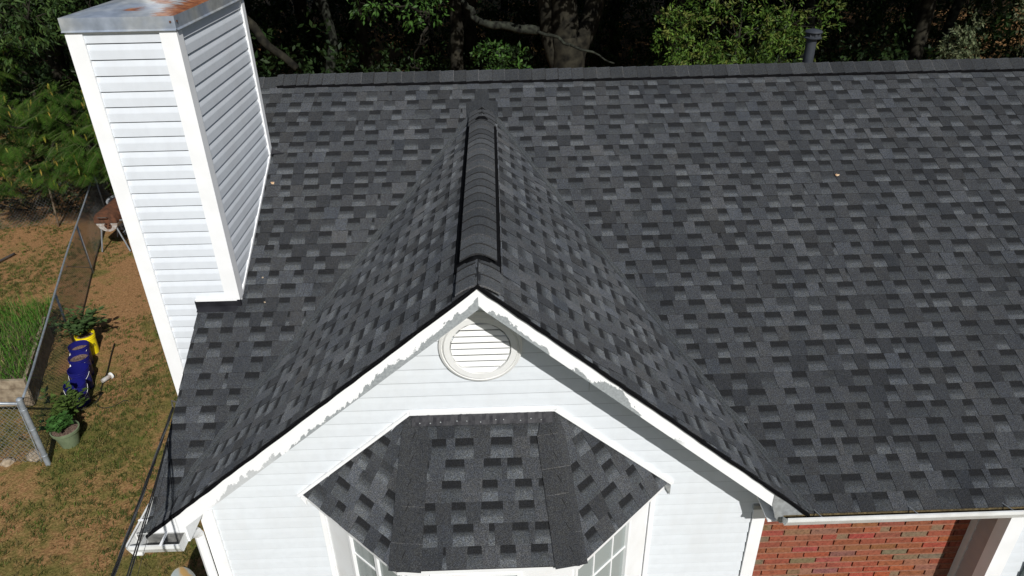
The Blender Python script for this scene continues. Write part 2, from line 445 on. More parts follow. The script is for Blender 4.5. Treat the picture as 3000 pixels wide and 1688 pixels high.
# last partial course and the deck below
shingles(mb, (0, 0, 0), u, s_, n_, 1, lambda q: (-W, XR), e=L-33*E_-.001, first=33*E_)
roof = part(mb, 'main_roof', M['shingle'])
mb = MB()
V0 = H/PM
mb.face([(-W, .0, -.004), (AX, V0, H-.004), (W, .0, -.004), (XR, .0, -.004), (XR, RY, RZ-.004), (-W, RY, RZ-.004)])
mb.face([(-W, .0, -.034), (AX, V0, H-.034), (W, .0, -.034), (XR, .0, -.034), (XR, RY, RZ-.034), (-W, RY, RZ-.034)])
mb.face([(-W, RY, RZ-.004), (XR, RY, RZ-.004), (XR, 2*RY, -.004), (-W, 2*RY, -.004)])
part(mb, 'roof_deck', M['interior'])
mb = MB()
mb2 = MB()
shingles(mb, (0, 2*RY, 0), (-1, 0, 0), (0, -cs, sn), (0, sn, cs), 33, lambda q: (-XR, W), e=L/33.01)
part(mb, 'rear_roof', M['shingle'])
# --- ridge vent and caps of the main roof
mb = MB()
mb.prism([(-2.13, RY-.15, RZ-.15*PM+.006), (-2.13, RY-.15, RZ-.15*PM+.026), (-2.13, RY, RZ+.03), (-2.13, RY+.15, RZ-.15*PM+.026), (-2.13, RY+.15, RZ-.15*PM+.006), (-2.13, RY, RZ+.004)], (XR+2.1, 0, 0))
x = -2.12
while x < XR-.05:      # louvre ribs along the vent edge
    mb.box(x, x+.004, RY-.153, RY-.149, RZ-.15*PM+.010, RZ-.15*PM+.026, None); x += .016
rv = part(mb, 'ridge_vent', M['black'])
mb = MB()
prof = [(-.148, -.148*PM-.002), (-.075, -.075*PM+.004), (-.02, .0), (0, .003), (.02, 0), (.075, -.075*PM+.004), (.148, -.148*PM-.002)]
cap_run(mb, (XR, RY, RZ+.033), (-2.14, RY, RZ+.033), prof, base=.040)
cap_run(mb, (-2.14, RY, RZ+.006), (-W-.0, RY, RZ+.006), prof, base=.038)
part(mb, 'ridge_cap', M['shingle'])
# --- gable roof
GL = math.hypot(W+AX, H); GR = math.hypot(W-AX, H)
for side in (-1, 1):
    mb = MB()
    Wd = W+AX if side < 0 else W-AX; Ls = GL if side < 0 else GR
    X0 = -side*0
    ex = (-side*Wd/Ls, 0, H/Ls); nn = (side*H/Ls, 0, Wd/Ls)
    O = (side*W, 0, 0); uu = (0, -1, 0) if side < 0 else (0, 1, 0)
    nrow = int(Ls/.143)
    e = Ls/(nrow+.35)
    for k in range(nrow+1):
        s0 = k*e; z = s0/Ls*H; ey = min(e, Ls-s0)
        yv = z/PM
        j = random.uniform(-.006, .002)
        a, b_ = j, yv+.16
        rngf = (lambda q, a=a, b_=b_: (-b_, -a)) if side < 0 else (lambda q, a=a, b_=b_: (a, b_))
        shingles(mb, O, uu, ex, nn, 1, rngf, e=ey, first=s0)
    part(mb, 'gable_roof', M['shingle'])
# valley: one shingle course bent out of each gable slope onto the main slope, as woven
def upper(x, y):
    g = H*(1-(x-AX)/(W-AX)) if x > AX else H*(1-(AX-x)/(W+AX))
    return max(g, y*PM)
for side in (-1, 1):
    mb = MB()
    Wd = W-AX if side > 0 else W+AX
    n = 60
    ringprev = None
    for i in range(n+1):
        t = i/n*.985
        z = t*H; xv = side*W-side*Wd*t; yv = z/PM
        wv = .060*(1+.25*math.sin(i*1.9))
        # across the valley: towards the gable (inwards) and towards the main roof (outwards)
        row = []
        for q in (-1, -.5, 0, .5, 1):
            x_ = xv+side*q*wv*.8
            y_ = yv
            zz = upper(x_, y_)+.013+.020*(1-q*q)
            if abs(q) == 1: zz -= .010
            row.append(Vector((x_, y_, zz)))
        if ringprev:
            c = (.046, .050, .052)
            for a in range(4): mb.face([ringprev[a], ringprev[a+1], row[a+1], row[a]], c)
        ringprev = row
    part(mb, 'valley_shingle', M['shingle'], smooth=True)
# deck under gable slopes
mb = MB()
mb.prism([(-W, .006, -.004), (AX, .006, H-.004), (W, .006, -.004), (W-.04, .006, -.03), (AX, .006, H-.036), (-W+.04, .006, -.03)], (0, 3.7, 0))
part(mb, 'gable_deck', M['interior'])
# gable ridge vent: two black filter edges and a front end
gl, gr = H/(W+AX), H/(W-AX)
vw, vt = .150, .030
mb = MB()
P = [(AX-vw-.012, H-(vw+.012)*gl+.004), (AX-vw, H-vw*gl+vt-.004), (AX-.03, H-.03*gl+vt+.004), (AX+.03, H-.03*gr+vt+.004), (AX+vw-.012, H-(vw-.012)*gr+vt-.004), (AX+vw, H-vw*gr+.004), (AX, H+.002)]
mb.prism([(a, .322, b) for a, b in P], (0, 3.06, 0))
part(mb, 'gable_ridge_vent', M['black'])
mb = MB()
def gprof(wd, h):
    out = []
    for i in range(-8, 9):
        a = i/8; g = gl if a < 0 else gr; r0 = .08
        x_ = a*wd; out.append((x_, -g*(math.sqrt(x_*x_+r0*r0)-r0*.72)))
    return out
cap_run(mb, (AX, -.006, H+.010), (AX, .345, H+.010), gprof(.135, 0), base=.040)
cap_run(mb, (AX, .352, H+vt+.006), (AX, 3.26, H+vt+.006), gprof(.119, 0), base=.042)
cap_run(mb, (AX, 3.26, H+.014), (AX, 3.72, H+.014), gprof(.135, 0), base=.04)
# splayed pieces where the ridge dies into the main slope
for q, (y0, y1, wd, rise) in enumerate(((3.50, 3.76, .150, .045), (3.66, 3.88, .165, .03), (3.84, 4.02, .075, .015))):
    pr_ = []
    for i in range(9):
        a = -1+i/4; x_ = AX+a*wd
        for_y = []
        z0 = max(upper(x_, y0), y0*PM)+.012+.004*q+rise*.12*(1-a*a); z1 = y1*PM+.012+.004*q+.02*(1-a*a)**2
        pr_.append((Vector((x_, y0+abs(a)*.02, z0+.006)), Vector((x_, y1, z1))))
    for i in range(8):
        mb.face([pr_[i][0], pr_[i+1][0], pr_[i+1][1], pr_[i][1]], (.026, .028, .030))
        mb.face([pr_[i][0]-Vector((0, 0, .012)), pr_[i+1][0]-Vector((0, 0, .012)), pr_[i+1][0], pr_[i][0]], (.014,)*3)
part(mb, 'gable_ridge_cap', M['shingle'])
# starter edge (black drip line) along the rakes
mb = MB()
for sd in (-1, 1):
    g = gl if sd < 0 else gr; Wd = W+AX if sd < 0 else W-AX
    k = 40
    pts = []
    for i in range(k+1):
        t = i/k; x_ = AX+sd*Wd*t; z_ = H-t*H
        jj = random.uniform(0, .006)
        pts.append((Vector((x_, -.014-jj, z_+.004)), Vector((x_, -.012-jj, z_-.020-random.uniform(0, .006))), Vector((x_, .012, z_-.028)), Vector((x_, .012, z_+.004))))
    for a, b_ in zip(pts, pts[1:]):
        for q in range(4): mb.face([a[q], b_[q], b_[(q+1) % 4], a[(q+1) % 4]], None)
part(mb, 'drip_edge', M['black'])
# --- rake boards with soffit
for sd in (-1, 1):
    mb = MB()
    g = gl if sd < 0 else gr; Wd = (W+AX if sd < 0 else W-AX)
    t0, t1 = .026, (.172 if sd < 0 else .155)
    x_end = sd*(W-.01)
    nseg = 24
    for i in range(nseg):
        xa = AX+(x_end-AX)*i/nseg; xb = AX+(x_end-AX)*(i+1)/nseg
        def zz(x, t): return H-abs(x-AX)*g-t
        def low(x):
            b_ = t1
            return zz(x, b_)
        def fade(x):
            q = abs(x-AX)
            if sd < 0: v = 1.0 if q < 1.35 else (.62 if q < 1.95 else .0)
            else: v = 1.0 if q < 1.35 else .0
            return (v, v, v)
        la, lb = max(low(xa), -.07), max(low(xb), -.07)
        L_ = 1.28
        mb.face([(xa, 0, la), (xb, 0, lb), (xb, 0, zz(xb, t0)), (xa, 0, zz(xa, t0))] if sd > 0 else [(xb, 0, lb), (xa, 0, la), (xa, 0, zz(xa, t0)), (xb, 0, zz(xb, t0))],
                [fade(xa), fade(xb), fade(xb), fade(xa)] if sd > 0 else [fade(xb), fade(xa), fade(xa), fade(xb)],
                [(abs(xa)*L_+5*(sd > 0), 0), (abs(xb)*L_+5*(sd > 0), 0), (abs(xb)*L_+5*(sd > 0), 1), (abs(xa)*L_+5*(sd > 0), 1)] if sd > 0 else [(abs(xb)*L_, 0), (abs(xa)*L_, 0), (abs(xa)*L_, 1), (abs(xb)*L_, 1)])
        # underside
        mb.face([(xa, 0, la), (xa, WY+.02, la), (xb, WY+.02, lb), (xb, 0, lb)], (0, 0, 0))
    part(mb, 'rake_board', M['peel'], label='white rake board with its paint peeling to grey metal')
mb = MB()
def zr(x, t): return H-(x-AX)*gr-t
mb.prism([(2.12, -.004, zr(2.12, .028)), (2.12, -.004, zr(2.12, .155)+.02), (2.16, -.004, -.02), (2.20, -.004, -.075), (2.26, -.004, -.075), (2.40, -.004, zr(2.40, .03)), ], (0, .003, 0))
part(mb, 'rake_end', M['gray_metal'])
# eave return box at the left corner
mb = MB()
mb.prism([(-W+.0, .004, .0), (-2.10, .004, .25), (-2.10, .004, -.068), (-W+.0, .004, -.068)], (0, .55, 0))
part(mb, 'eave_return', M['trim'])
mb = MB()
mb.prism([(W+.0, .004, -.004), (2.19, .004, .18), (2.19, .004, -.068), (W+.0, .004, -.068)], (0, .28, 0))
part(mb, 'eave_return', M['gray_metal'])

# --- siding generator
def siding(mb, O, u, n, z0, z1, rng, ex=.1135, d=.013, flat=False, lap_shade=.45):
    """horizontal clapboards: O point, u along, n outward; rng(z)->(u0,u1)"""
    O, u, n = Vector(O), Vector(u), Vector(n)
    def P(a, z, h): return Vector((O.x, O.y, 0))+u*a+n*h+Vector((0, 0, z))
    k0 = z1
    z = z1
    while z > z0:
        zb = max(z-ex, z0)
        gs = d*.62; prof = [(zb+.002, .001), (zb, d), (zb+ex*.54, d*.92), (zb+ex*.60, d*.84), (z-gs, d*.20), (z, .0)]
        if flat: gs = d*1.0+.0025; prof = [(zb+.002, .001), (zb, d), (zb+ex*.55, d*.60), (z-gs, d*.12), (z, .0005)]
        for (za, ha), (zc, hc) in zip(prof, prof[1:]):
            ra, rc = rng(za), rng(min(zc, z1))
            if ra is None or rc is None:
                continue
            g = lap_shade if (zc >= z-1e-6 or (flat and False)) else 1.  # shadow line under each lap painted as a darker top strip
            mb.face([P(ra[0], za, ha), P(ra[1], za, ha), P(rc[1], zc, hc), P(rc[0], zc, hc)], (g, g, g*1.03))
        z = zb
# gable wall
mb = MB()
def grng(z):
    t = .13
    if z > H-t-.02: return (AX-.005, AX+.005)
    xl = AX-(H-t-z)/gl; xr = AX+(H-t-z)/gr
    return (max(xl, -2.14), min(xr, 2.13 if z < -.235 else 2.235))
siding(mb, (0, WY, 0), (1, 0, 0), (0, -1, 0), G+.3, 1.875, grng, d=.009, flat=True, lap_shade=.74)
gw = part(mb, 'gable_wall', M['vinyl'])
mb = MB()
mb.prism([(-2.12, WY+.004, G), (2.23, WY+.004, G), (2.23, WY+.004, .03), (AX, WY+.004, H-.08), (-2.12, WY+.004, .03)], (0, .1, 0))
part(mb, 'gable_sheathing', M['interior'], gw)
mb = MB()
mb.box(-2.14, -2.035, WY-.022, WY+.1, G, -.06)
part(mb, 'corner_board', M['trim'], gw)
mb = MB()
mb.box(2.135, 2.235, WY-.024, WY+.004, G, -.235)
part(mb, 'corner_board', M['trim'], gw)
mb = MB(); mb.box(2.125, 2.36, WY-.030, WY+.02, -.234, -.195)
part(mb, 'frieze_board', M['gray_metal'], gw)
random.seed(41)
for k in range(5):
    z_ = 1.875-.1135*random.choice(range(3, 30)); r_ = grng(z_)
    x_ = random.uniform(r_[0]+.15, r_[1]-.15)
    mb = MB(); mb.box(x_, x_+.0025, WY-.0115, WY-.002, z_+.004, z_+.106)
    part(mb, 'panel_seam', M['gray_metal'], gw)
random.seed(42)
# foundation strip & left side wall & rear wall
mb = MB()
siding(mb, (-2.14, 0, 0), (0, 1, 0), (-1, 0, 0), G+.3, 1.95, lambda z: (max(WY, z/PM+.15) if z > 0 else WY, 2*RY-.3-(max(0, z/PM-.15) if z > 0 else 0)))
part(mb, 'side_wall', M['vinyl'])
mb = MB()
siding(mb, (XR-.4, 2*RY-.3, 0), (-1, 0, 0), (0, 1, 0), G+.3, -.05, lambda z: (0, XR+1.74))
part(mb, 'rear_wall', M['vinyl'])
mb = MB(); mb.box(-2.13, XR-.4, WY+.04, 2*RY-.32, G-.05, G+.3)
part(mb, 'foundation', M['mortar'])
# --- brick wall
mb = MB(); rows_b = 38; RP, BL = .0684, .2165
BY = WY
tops = -.235
for r in range(rows_b):
    zt = tops-r*RP-.004; zb = zt-(RP-.0125)
    x = 2.236 - (BL*.5 if r % 2 else 0) - .02 + random.uniform(-.004, .004)
    while x < 3.95:
        xa, xb = max(x, 2.236), min(x+BL-.013, 3.95)
        if xb-xa > .015:
            q = random.random()
            if q < .74: c = (random.uniform(.24, .30), random.uniform(.068, .088), random.uniform(.038, .050))
            elif q < .90: c = (random.uniform(.21, .26), random.uniform(.095, .12), random.uniform(.058, .075))
            else: c = (.175, .130, .080)
            c2 = tuple(k*random.uniform(.82, 1.1) for k in c)
            dy = random.uniform(-.0015, .0015)
            if random.random() < .2:
                xm = xa+(xb-xa)*random.uniform(.35, .65)
                c3 = (.20, .130, .080) if random.random() < .5 else tuple(k*1.15 for k in c)
                mb.box(xa, xm, BY+dy, BY+.05, zb, zt, c2, skip='kr'); mb.box(xm, xb, BY+dy, BY+.05, zb, zt, c3, skip='kl')
            else: mb.box(xa, xb, BY+dy, BY+.05, zb, zt, c2, skip='k')
        x += BL
bw = part(mb, 'brick_wall', M['brick'])
mb = MB()
mb.box(2.236, 3.95, BY+.012, BY+.1, G, -.06)
for r in range(rows_b):
    zt = tops-r*RP
    mb.box(2.236, 3.95, BY-.001, BY+.012, zt-.0040, zt+.0048)
part(mb, 'mortar', M['mortar'], bw)
# --- projecting porch corner on the right
pc = empty('porch_wall', (3.95, .15, 0), parent=house); pc.location = Vector((3.95, .15, G))-Vector(house.location)+Vector((0, 0, 0))
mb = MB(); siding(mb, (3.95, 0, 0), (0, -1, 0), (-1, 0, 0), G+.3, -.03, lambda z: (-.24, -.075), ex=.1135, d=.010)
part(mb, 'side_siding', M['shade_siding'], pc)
mb = MB(); mb.box(3.932, 3.965, .238, WY, G, -.06)
part(mb, 'corner_board', M['porch_trim'], pc)
mb = MB(); mb.box(3.930, 4.055, -.022, .08, G, -.06)
part(mb, 'corner_board', M['trim'], pc)
mb = MB(); siding(mb, (0, 0, 0), (1, 0, 0), (0, -1, 0), G+.3, -.03, lambda z: (4.05, XR-.4), d=.009, flat=True, lap_shade=.74)
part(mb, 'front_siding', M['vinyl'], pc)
mb = MB(); mb.box(3.955, XR-.4, .004, .5, G, -.05)
part(mb, 'sheathing', M['interior'], pc)
mb = MB(); mb.box(4.225, 4.62, -.055, -.012, -2.0, -.50)
z = -.55
while z > -1.95: mb.box(4.26, 4.585, -.062, -.050, z-.02, z); z -= .034
part(mb, 'shutter', M['shutter'], pc)
# --- gutters
def gutter(mb, x0, x1, y0=-.006, zt=.034, depth=.125, T=None, endL=True, endR=True, back=0.):
    """K-style trough along x; y0 = fascia side, opening upward"""
    yf = y0-depth; th = .003
    out = [(y0, zt-back), (y0, zt-.10), (yf+.035, zt-.10), (yf+.012, zt-.055), (yf, zt-.030), (yf, zt), (yf+.013, zt)]
    for (ya, za), (yb, zb) in zip(out, out[1:]):
        mb.face([T @ Vector(q) if T else q for q in ((x0, ya, za), (x1, ya, za), (x1, yb, zb), (x0, yb, zb))])
    inn = [(y0-th, zt-back), (y0-th, zt-.097), (yf+.036, zt-.097), (yf+.014, zt-.053), (yf+.003, zt-.030), (yf+.003, zt-.006), (yf+.013, zt-.004)]
    for (ya, za), (yb, zb) in zip(inn, inn[1:]):
        mb.face([T @ Vector(q) if T else q for q in ((x0, yb, zb), (x1, yb, zb), (x1, ya, za), (x0, ya, za))])
    for flag, xx in ((endL, x0), (endR, x1)):
        if flag:
            for dx in (0, .003):
                xq = xx+dx if xx == x0 else xx-dx
                mb.face([T @ Vector(q) if T else q for q in [(xq, a, b) for a, b in out[:6]]])
mb = MB(); gutter(mb, 2.215, XR, y0=.030, zt=.050, depth=.120, back=.085)
gu = part(mb, 'gutter', M['gutter'])
mb = MB(); mb.box(2.222, XR-.01, -.006, .004, -.038, -.001)
part(mb, 'wood_edge', M['gutter_dirt'], gu)
mb = MB(); mb.box(2.222, XR-.01, -.052, .026, -.047, -.042)  # dark sheet standing in for the lip's shadow on the trough floor
part(mb, 'gutter_debris_and_shade', M['interior'], gu)
for x_ in (2.46, 3.16, 3.86, 4.56, 5.26, 5.96, 6.66, 7.36, 8.06, 8.76):
    mb = MB(); mb.tube([(x_-.012, .02, .022), (x_+.012, -.088, .046)], .004, 6)
    part(mb, 'gutter_spike', M['gray_metal'], gu)
mb = MB(); mb.box(2.225, XR, .031, .045, -.12, -.042)
part(mb, 'fascia', M['trim'])
mb = MB(); mb.box(2.14, 3.93, .046, WY, -.12, -.105)
part(mb, 'soffit', M['trim'])
# left corner gutter, L-shaped
mb = MB(); gutter(mb, -2.47, -2.115, y0=-.0, zt=.032, depth=.12, endL=False)
T = Matrix.Translation((-W-.012, 0, 0)) @ Matrix.Rotation(R(-90), 4, 'Z')
gutter(mb, -.55, .11, y0=.0, zt=.032, depth=.10, T=Matrix.Translation((-W+.02, 0, 0)) @ Matrix.Rotation(R(-90), 4, 'Z'), endR=False)
g2 = part(mb, 'gutter', M['gutter'])
M['gutter_inside_shade'] = simple('gutter_inside_shade', (.20, .20, .19), (.10, .10, .095), 20, .7)  # gray sheets carry the shade inside the trough in their colour
mb = MB(); mb.box(-2.462, -2.12, -.082, -.004, -.063, -.050); mb.box(-2.458, -2.12, -.0045, -.0038, -.05, .028)
part(mb, 'gutter_shade_sheet', M['gutter_inside_shade'], g2)
mb = MB(); mb.box(-2.462, -W+.012, -.0, .54, -.063, -.05)
part(mb, 'gutter_shade_sheet', M['gutter_inside_shade'], g2)
mb = MB(); mb.box(-2.255, -2.237, -.118, .0, .026, .033); part(mb, 'gutter_hanger', M['trim'], g2)
mb = MB(); mb.box(-2.50, -W, .12, .135, .026, .033); part(mb, 'gutter_hanger', M['trim'], g2)
mb = MB()
mb.tube([(-2.16, .10, -.06), (-2.16, .12, -.13), (-2.17, .22, -.21), (-2.175, .255, -.28), (-2.175, .255, G+.15)], .036, 10)
o = part(mb, 'downspout', M['trim'])

# --- round gable vent
gv = empty('gable_vent', (0, 0, 0), parent=house); gv.location = Vector((.055, WY-.02, 1.372))-Vector(house.location)
def ring(mb, r0, r1, y0, y1, c, n=48, axis='y'):
    for k in range(n):
        a, b_ = 2*math.pi*k/n, 2*math.pi*(k+1)/n
        def q(r, t, y): return (c[0]+r*math.cos(t), y, c[1]+r*math.sin(t))
        mb.face([q(r0, a, y0), q(r0, b_, y0), q(r1, b_, y1), q(r1, a, y1)])
C = (.055, 1.372)
mb = MB()
for a in ((.278, .278, WY, WY-.028), (.278, .262, WY-.028, WY-.036), (.262, .256, WY-.036, WY-.028), (.256, .243, WY-.028, WY-.046), (.243, .205, WY-.046, WY-.046), (.205, .196, WY-.046, WY-.004)):
    ring(mb, a[0], a[1], a[2], a[3], C)
o = part(mb, 'vent_frame', M['vent'], gv); smooth_by_angle(o, 30)
mb = MB(); mb.face([(C[0]-.2, WY-.006, C[1]-.2), (C[0]+.2, WY-.006, C[1]-.2), (C[0]+.2, WY-.006, C[1]+.2), (C[0]-.2, WY-.006, C[1]+.2)]); part(mb, 'vent_screen', M['gray_metal'], gv)
mb = MB(); ns = 8
for i in range(ns):
    z0 = C[1]-.196+i*.392/ns; z1 = z0+.392/ns
    def hw(z): return math.sqrt(max(0, .197**2-(z-C[1])**2))
    a, b_ = hw(z0), hw(z1); c_ = max(a, b_)
    if i == 0: a = b_*.5
    if i == ns-1: b_ = a*.5
    mb.face([(C[0]-a, WY-.040, z0+.002), (C[0]+a, WY-.040, z0+.002), (C[0]+b_, WY-.026, z1-.015), (C[0]-b_, WY-.026, z1-.015)])
    mb.face([(C[0]-a, WY-.040, z0+.003), (C[0]+a, WY-.040, z0+.003), (C[0]+a, WY-.004, z0+.001), (C[0]-a, WY-.004, z0+.001)])
part(mb, 'louver', M['vent'], gv)

# --- bay window
bay = empty('bay_window', (0, 0, 0), parent=house); bay.location = Vector((.05, WY, -1.8))-Vector(house.location)
TL, TR = Vector((-.457, WY, .801)), Vector((.549, WY, .801))
BLc, BRc = Vector((-1.336, WY, .068)), Vector((1.435, WY, .068))
FL, FR = Vector((-.548, -.43, .068)), Vector((.678, -.43, .068))
mb = MB()
def poly_shingles(mb, A, B, C_, D, e=.143, rows=None):
    """A-B eave (left-right seen from outside), C_-D top (right-left)"""
    u = (B-A).normalized(); nrm = (B-A).cross(D-A).normalized(); sdir = nrm.cross(u).normalized()
    topd = max((C_-A).dot(sdir), (D-A).dot(sdir))
    def rg(s0):
        def at(P, Q):
            ds = (Q-P).dot(sdir)
            if abs(ds) < 1e-6: return (P-A).dot(u)
            t = (s0-(P-A).dot(sdir))/ds; t = min(max(t, 0), 1)
            return (P+(Q-P)*t-A).dot(u)
        a, b_ = at(A, D), at(B, C_)
        return (a, b_) if b_ > a else (a, a+.001)
    n = int(math.ceil(topd/e))
    for k in range(n):
        shingles(mb, A, u, sdir, nrm, 1, rg, e=min(e, topd-k*e-.001), first=k*e, tmul=1.2)
poly_shingles(mb, FL, FR, TR, TL)
poly_shingles(mb, BLc, FL, TL, TL+Vector((-.001, 0, 0)))
poly_shingles(mb, FR, BRc, TR+Vector((.001, 0, 0)), TR)
mb.face([TL-Vector((0, 0, .01)), TR-Vector((0, 0, .01)), FR-Vector((0, 0, .01)), FL-Vector((0, 0, .01))], (.02,)*3)
mb.face([TL-Vector((0, 0, .01)), FL-Vector((0, 0, .01)), BLc-Vector((0, 0, .01))], (.02,)*3)
mb.face([TR-Vector((0, 0, .01)), BRc-Vector((0, 0, .01)), FR-Vector((0, 0, .01))], (.02,)*3)
part(mb, 'bay_roof', M['shingle'], bay)
# flat hip cap strips
nF = (FR-FL).cross(TL-FL).normalized()
nLs = (FL-BLc).cross(TL-BLc).normalized(); nRs = (BRc-FR).cross(TR-FR).normalized()
for A, B, nS, sd in ((FL, TL, nLs, -1), (FR, TR, nRs, 1)):
    d = (B-A); L_ = d.length; d.normalize()
    fside = nF.cross(d).normalized()*(-1)
    if (fside.x > 0) != (sd < 0): fside = -fside
    sside = nS.cross(d).normalized()
    if (sside.x > 0) != (sd > 0): sside = -sside
    mb = MB()
    cuts = [0, .17, .40, .66, .86, 1.0] if sd < 0 else [0, .20, .45, .62, .84, 1.0]
    wf, ws = .165, .055
    for k in range(len(cuts)-1):
        a, b_ = cuts[k]*L_, cuts[k+1]*L_
        wfa = wf*(1-.15*cuts[k]); wfb = wf*(1-.15*cuts[k+1])
        v = random.uniform(.037, .043); c = (v*.955, v, v*1.05); ed = (.07, .07, .07)
        def pt(t, w_, side, nn, h): return A+d*t+side*w_+nn*h
        nm = (nF+nS).normalized()
        for (w0, w1, side, nn) in ((0, 1, fside, nF), (0, 1, sside, nS)):
            wa, wb = (wfa, wfb) if side is fside else (ws, ws)
            if k == len(cuts)-2: wb = wb*(.55 if side is fside else .3)
            hh, hl = .0205, .0180
            q = [A+d*a+nm*hh, pt(a, wa, side, nn, hh), pt(b_, wb, side, nn, hl), A+d*b_+nm*hl]
            mb.face(q, c)
            q2 = [A+d*a+nm*hh, pt(a, wa, side, nn, hh), pt(a+.006, wa, side, nn, hh+.0008), A+d*(a+.006)+nm*(hh+.0008)]
            if random.random() < .8 and k: mb.face(q2, ed)
            mb.face([A+d*a+nm*.005, pt(a, wa, side, nn, .004), pt(a, wa, side, nn, hh), A+d*a+nm*hh], (.012,)*3)
            mb.face([pt(a, wa, side, nn, .002), pt(b_, wb, side, nn, .002), pt(b_, wb, side, nn, hl), pt(a, wa, side, nn, hh)], (.018,)*3)
    part(mb, 'hip_cap', M['shingle'], bay)
# head flashing, wrinkled membrane
mb = MB(); sF = (TL-FL).normalized()
nx = 40; d_ = Vector((0, TL.y-FL.y, TL.z-FL.z)).normalized()
for i in range(nx):
    for j in range(3):
        q = []
        for ii, jj in ((i, j), (i+1, j), (i+1, j+1), (i, j+1)):
            x_ = TL.x+.01+(TR.x-TL.x-.02)*ii/nx; t = -.088*(1-jj/3)
            h = .024+.0045*noise.noise(Vector((ii*.9, jj*1.3, 2)))
            p = Vector((x_, WY, TL.z))+d_*t+nF*h
            q.append(p)
        mb.face(q)
o = part(mb, 'head_flashing', M['flashing'], bay, smooth=True)
for k in range(11):
    x_ = TL.x+.05+k*.088+random.uniform(-.02, .02)
    p = Vector((x_, WY, TL.z))+d_*(-.066+random.uniform(-.008, .008))+nF*.030
    mb = MB(); mb.lathe([(0, .004), (.004, .003), (.005, 0)], tuple(p), 8)
    part(mb, 'nail', M['gray_metal'], bay)
# white channel where roof meets wall
mb = MB()
pts = [BLc+Vector((-.02, 0, -.012)), TL+Vector((-.006, 0, .008)), TR+Vector((.006, 0, .008)), BRc+Vector((.02, 0, -.012))]
for a, b_ in zip(pts, pts[1:]):
    d = (b_-a); nrm = Vector((-d.z, 0, d.x)).normalized()*.024
    if nrm.z < 0: nrm = -nrm
    mb.prism([a+Vector((0, -.026, 0)), b_+Vector((0, -.026, 0)), b_+Vector((0, -.026, 0))+nrm, a+Vector((0, -.026, 0))+nrm], (0, .024, 0))
part(mb, 'channel_trim', M['trim'], bay)
# eave soffit/fascia
mb = MB()
ev = [BLc, FL, FR, BRc]
inn = [Vector((-1.20, WY, .03)), Vector((-.50, -.335, .03)), Vector((.625, -.335, .03)), Vector((1.315, WY, .03))]
for a, b_, c_, d in zip(ev, ev[1:], inn[1:], inn):
    a2, b2 = a+Vector((0, .012, -.012)), b_+Vector((0, .012, -.012))
    mb.face([a2-Vector((0, 0, .045)), b2-Vector((0, 0, .045)), b2, a2])
    mb.face([a2-Vector((0, 0, .045)), c_*1+Vector((0, 0, -.045)) if False else d-Vector((0, 0, .02)), c_-Vector((0, 0, .02)), b2-Vector((0, 0, .045))])
part(mb, 'eave_trim', M['bay_trim'], bay)
mb = MB(); mb.prism([(-1.345, WY-.03, .055), (-1.31, WY-.03, .055), (-1.31, WY-.03, -.03)], (0, .03, 0))
part(mb, 'eave_corner', M['trim'], bay); mb = MB()
mb.prism([(1.40, WY-.03, .055), (1.45, WY-.03, .055), (1.45, WY-.03, -.04)], (0, .03, 0))
part(mb, 'eave_corner', M['gray_metal'], bay)
# bay walls and windows
zb, zt = -2.35, .02
walls = [(inn[0], inn[1]), (inn[1], inn[2]), (inn[2], inn[3])]
def wall_T(a, b_):
    d = (b_-a); d.z = 0; L_ = d.length; d.normalize(); nrm = Vector((d.y, -d.x, 0))
    m = Matrix(((d.x, -nrm.x, 0, a.x), (d.y, -nrm.y, 0, a.y), (0, 0, 1, 0), (0, 0, 0, 1))); return m, L_
mb = MB()
wins = []
for i, (a, b_) in enumerate(walls):
    T, L_ = wall_T(a, b_)
    lo, hi = {0: (.30, .96), 1: (.14, .70), 2: (.05, .73)}[i]
    x0, x1 = L_*lo, L_*hi; wz0, wz1 = -1.5, -.055 if i != 1 else -.09
    mb.box(0, x0, 0, .08, zb, zt, T=T); mb.box(x1, L_, 0, .08, zb, zt, T=T)
    mb.box(x0, x1, 0, .08, wz1, zt, T=T); mb.box(x0, x1, 0, .08, zb, wz0, T=T)
    wins.append((T, x0, x1, wz0, wz1))
part(mb, 'bay_wall', M['bay_trim'], bay)
for (a, sd) in ((inn[0], -1), (inn[3], 1)):
    mb = MB(); mb.box(a.x-.03 if sd < 0 else a.x-.004, a.x+.004 if sd < 0 else a.x+.03, WY-.03, WY, zb, zt)
    part(mb, 'corner_trim', M['trim'], bay)
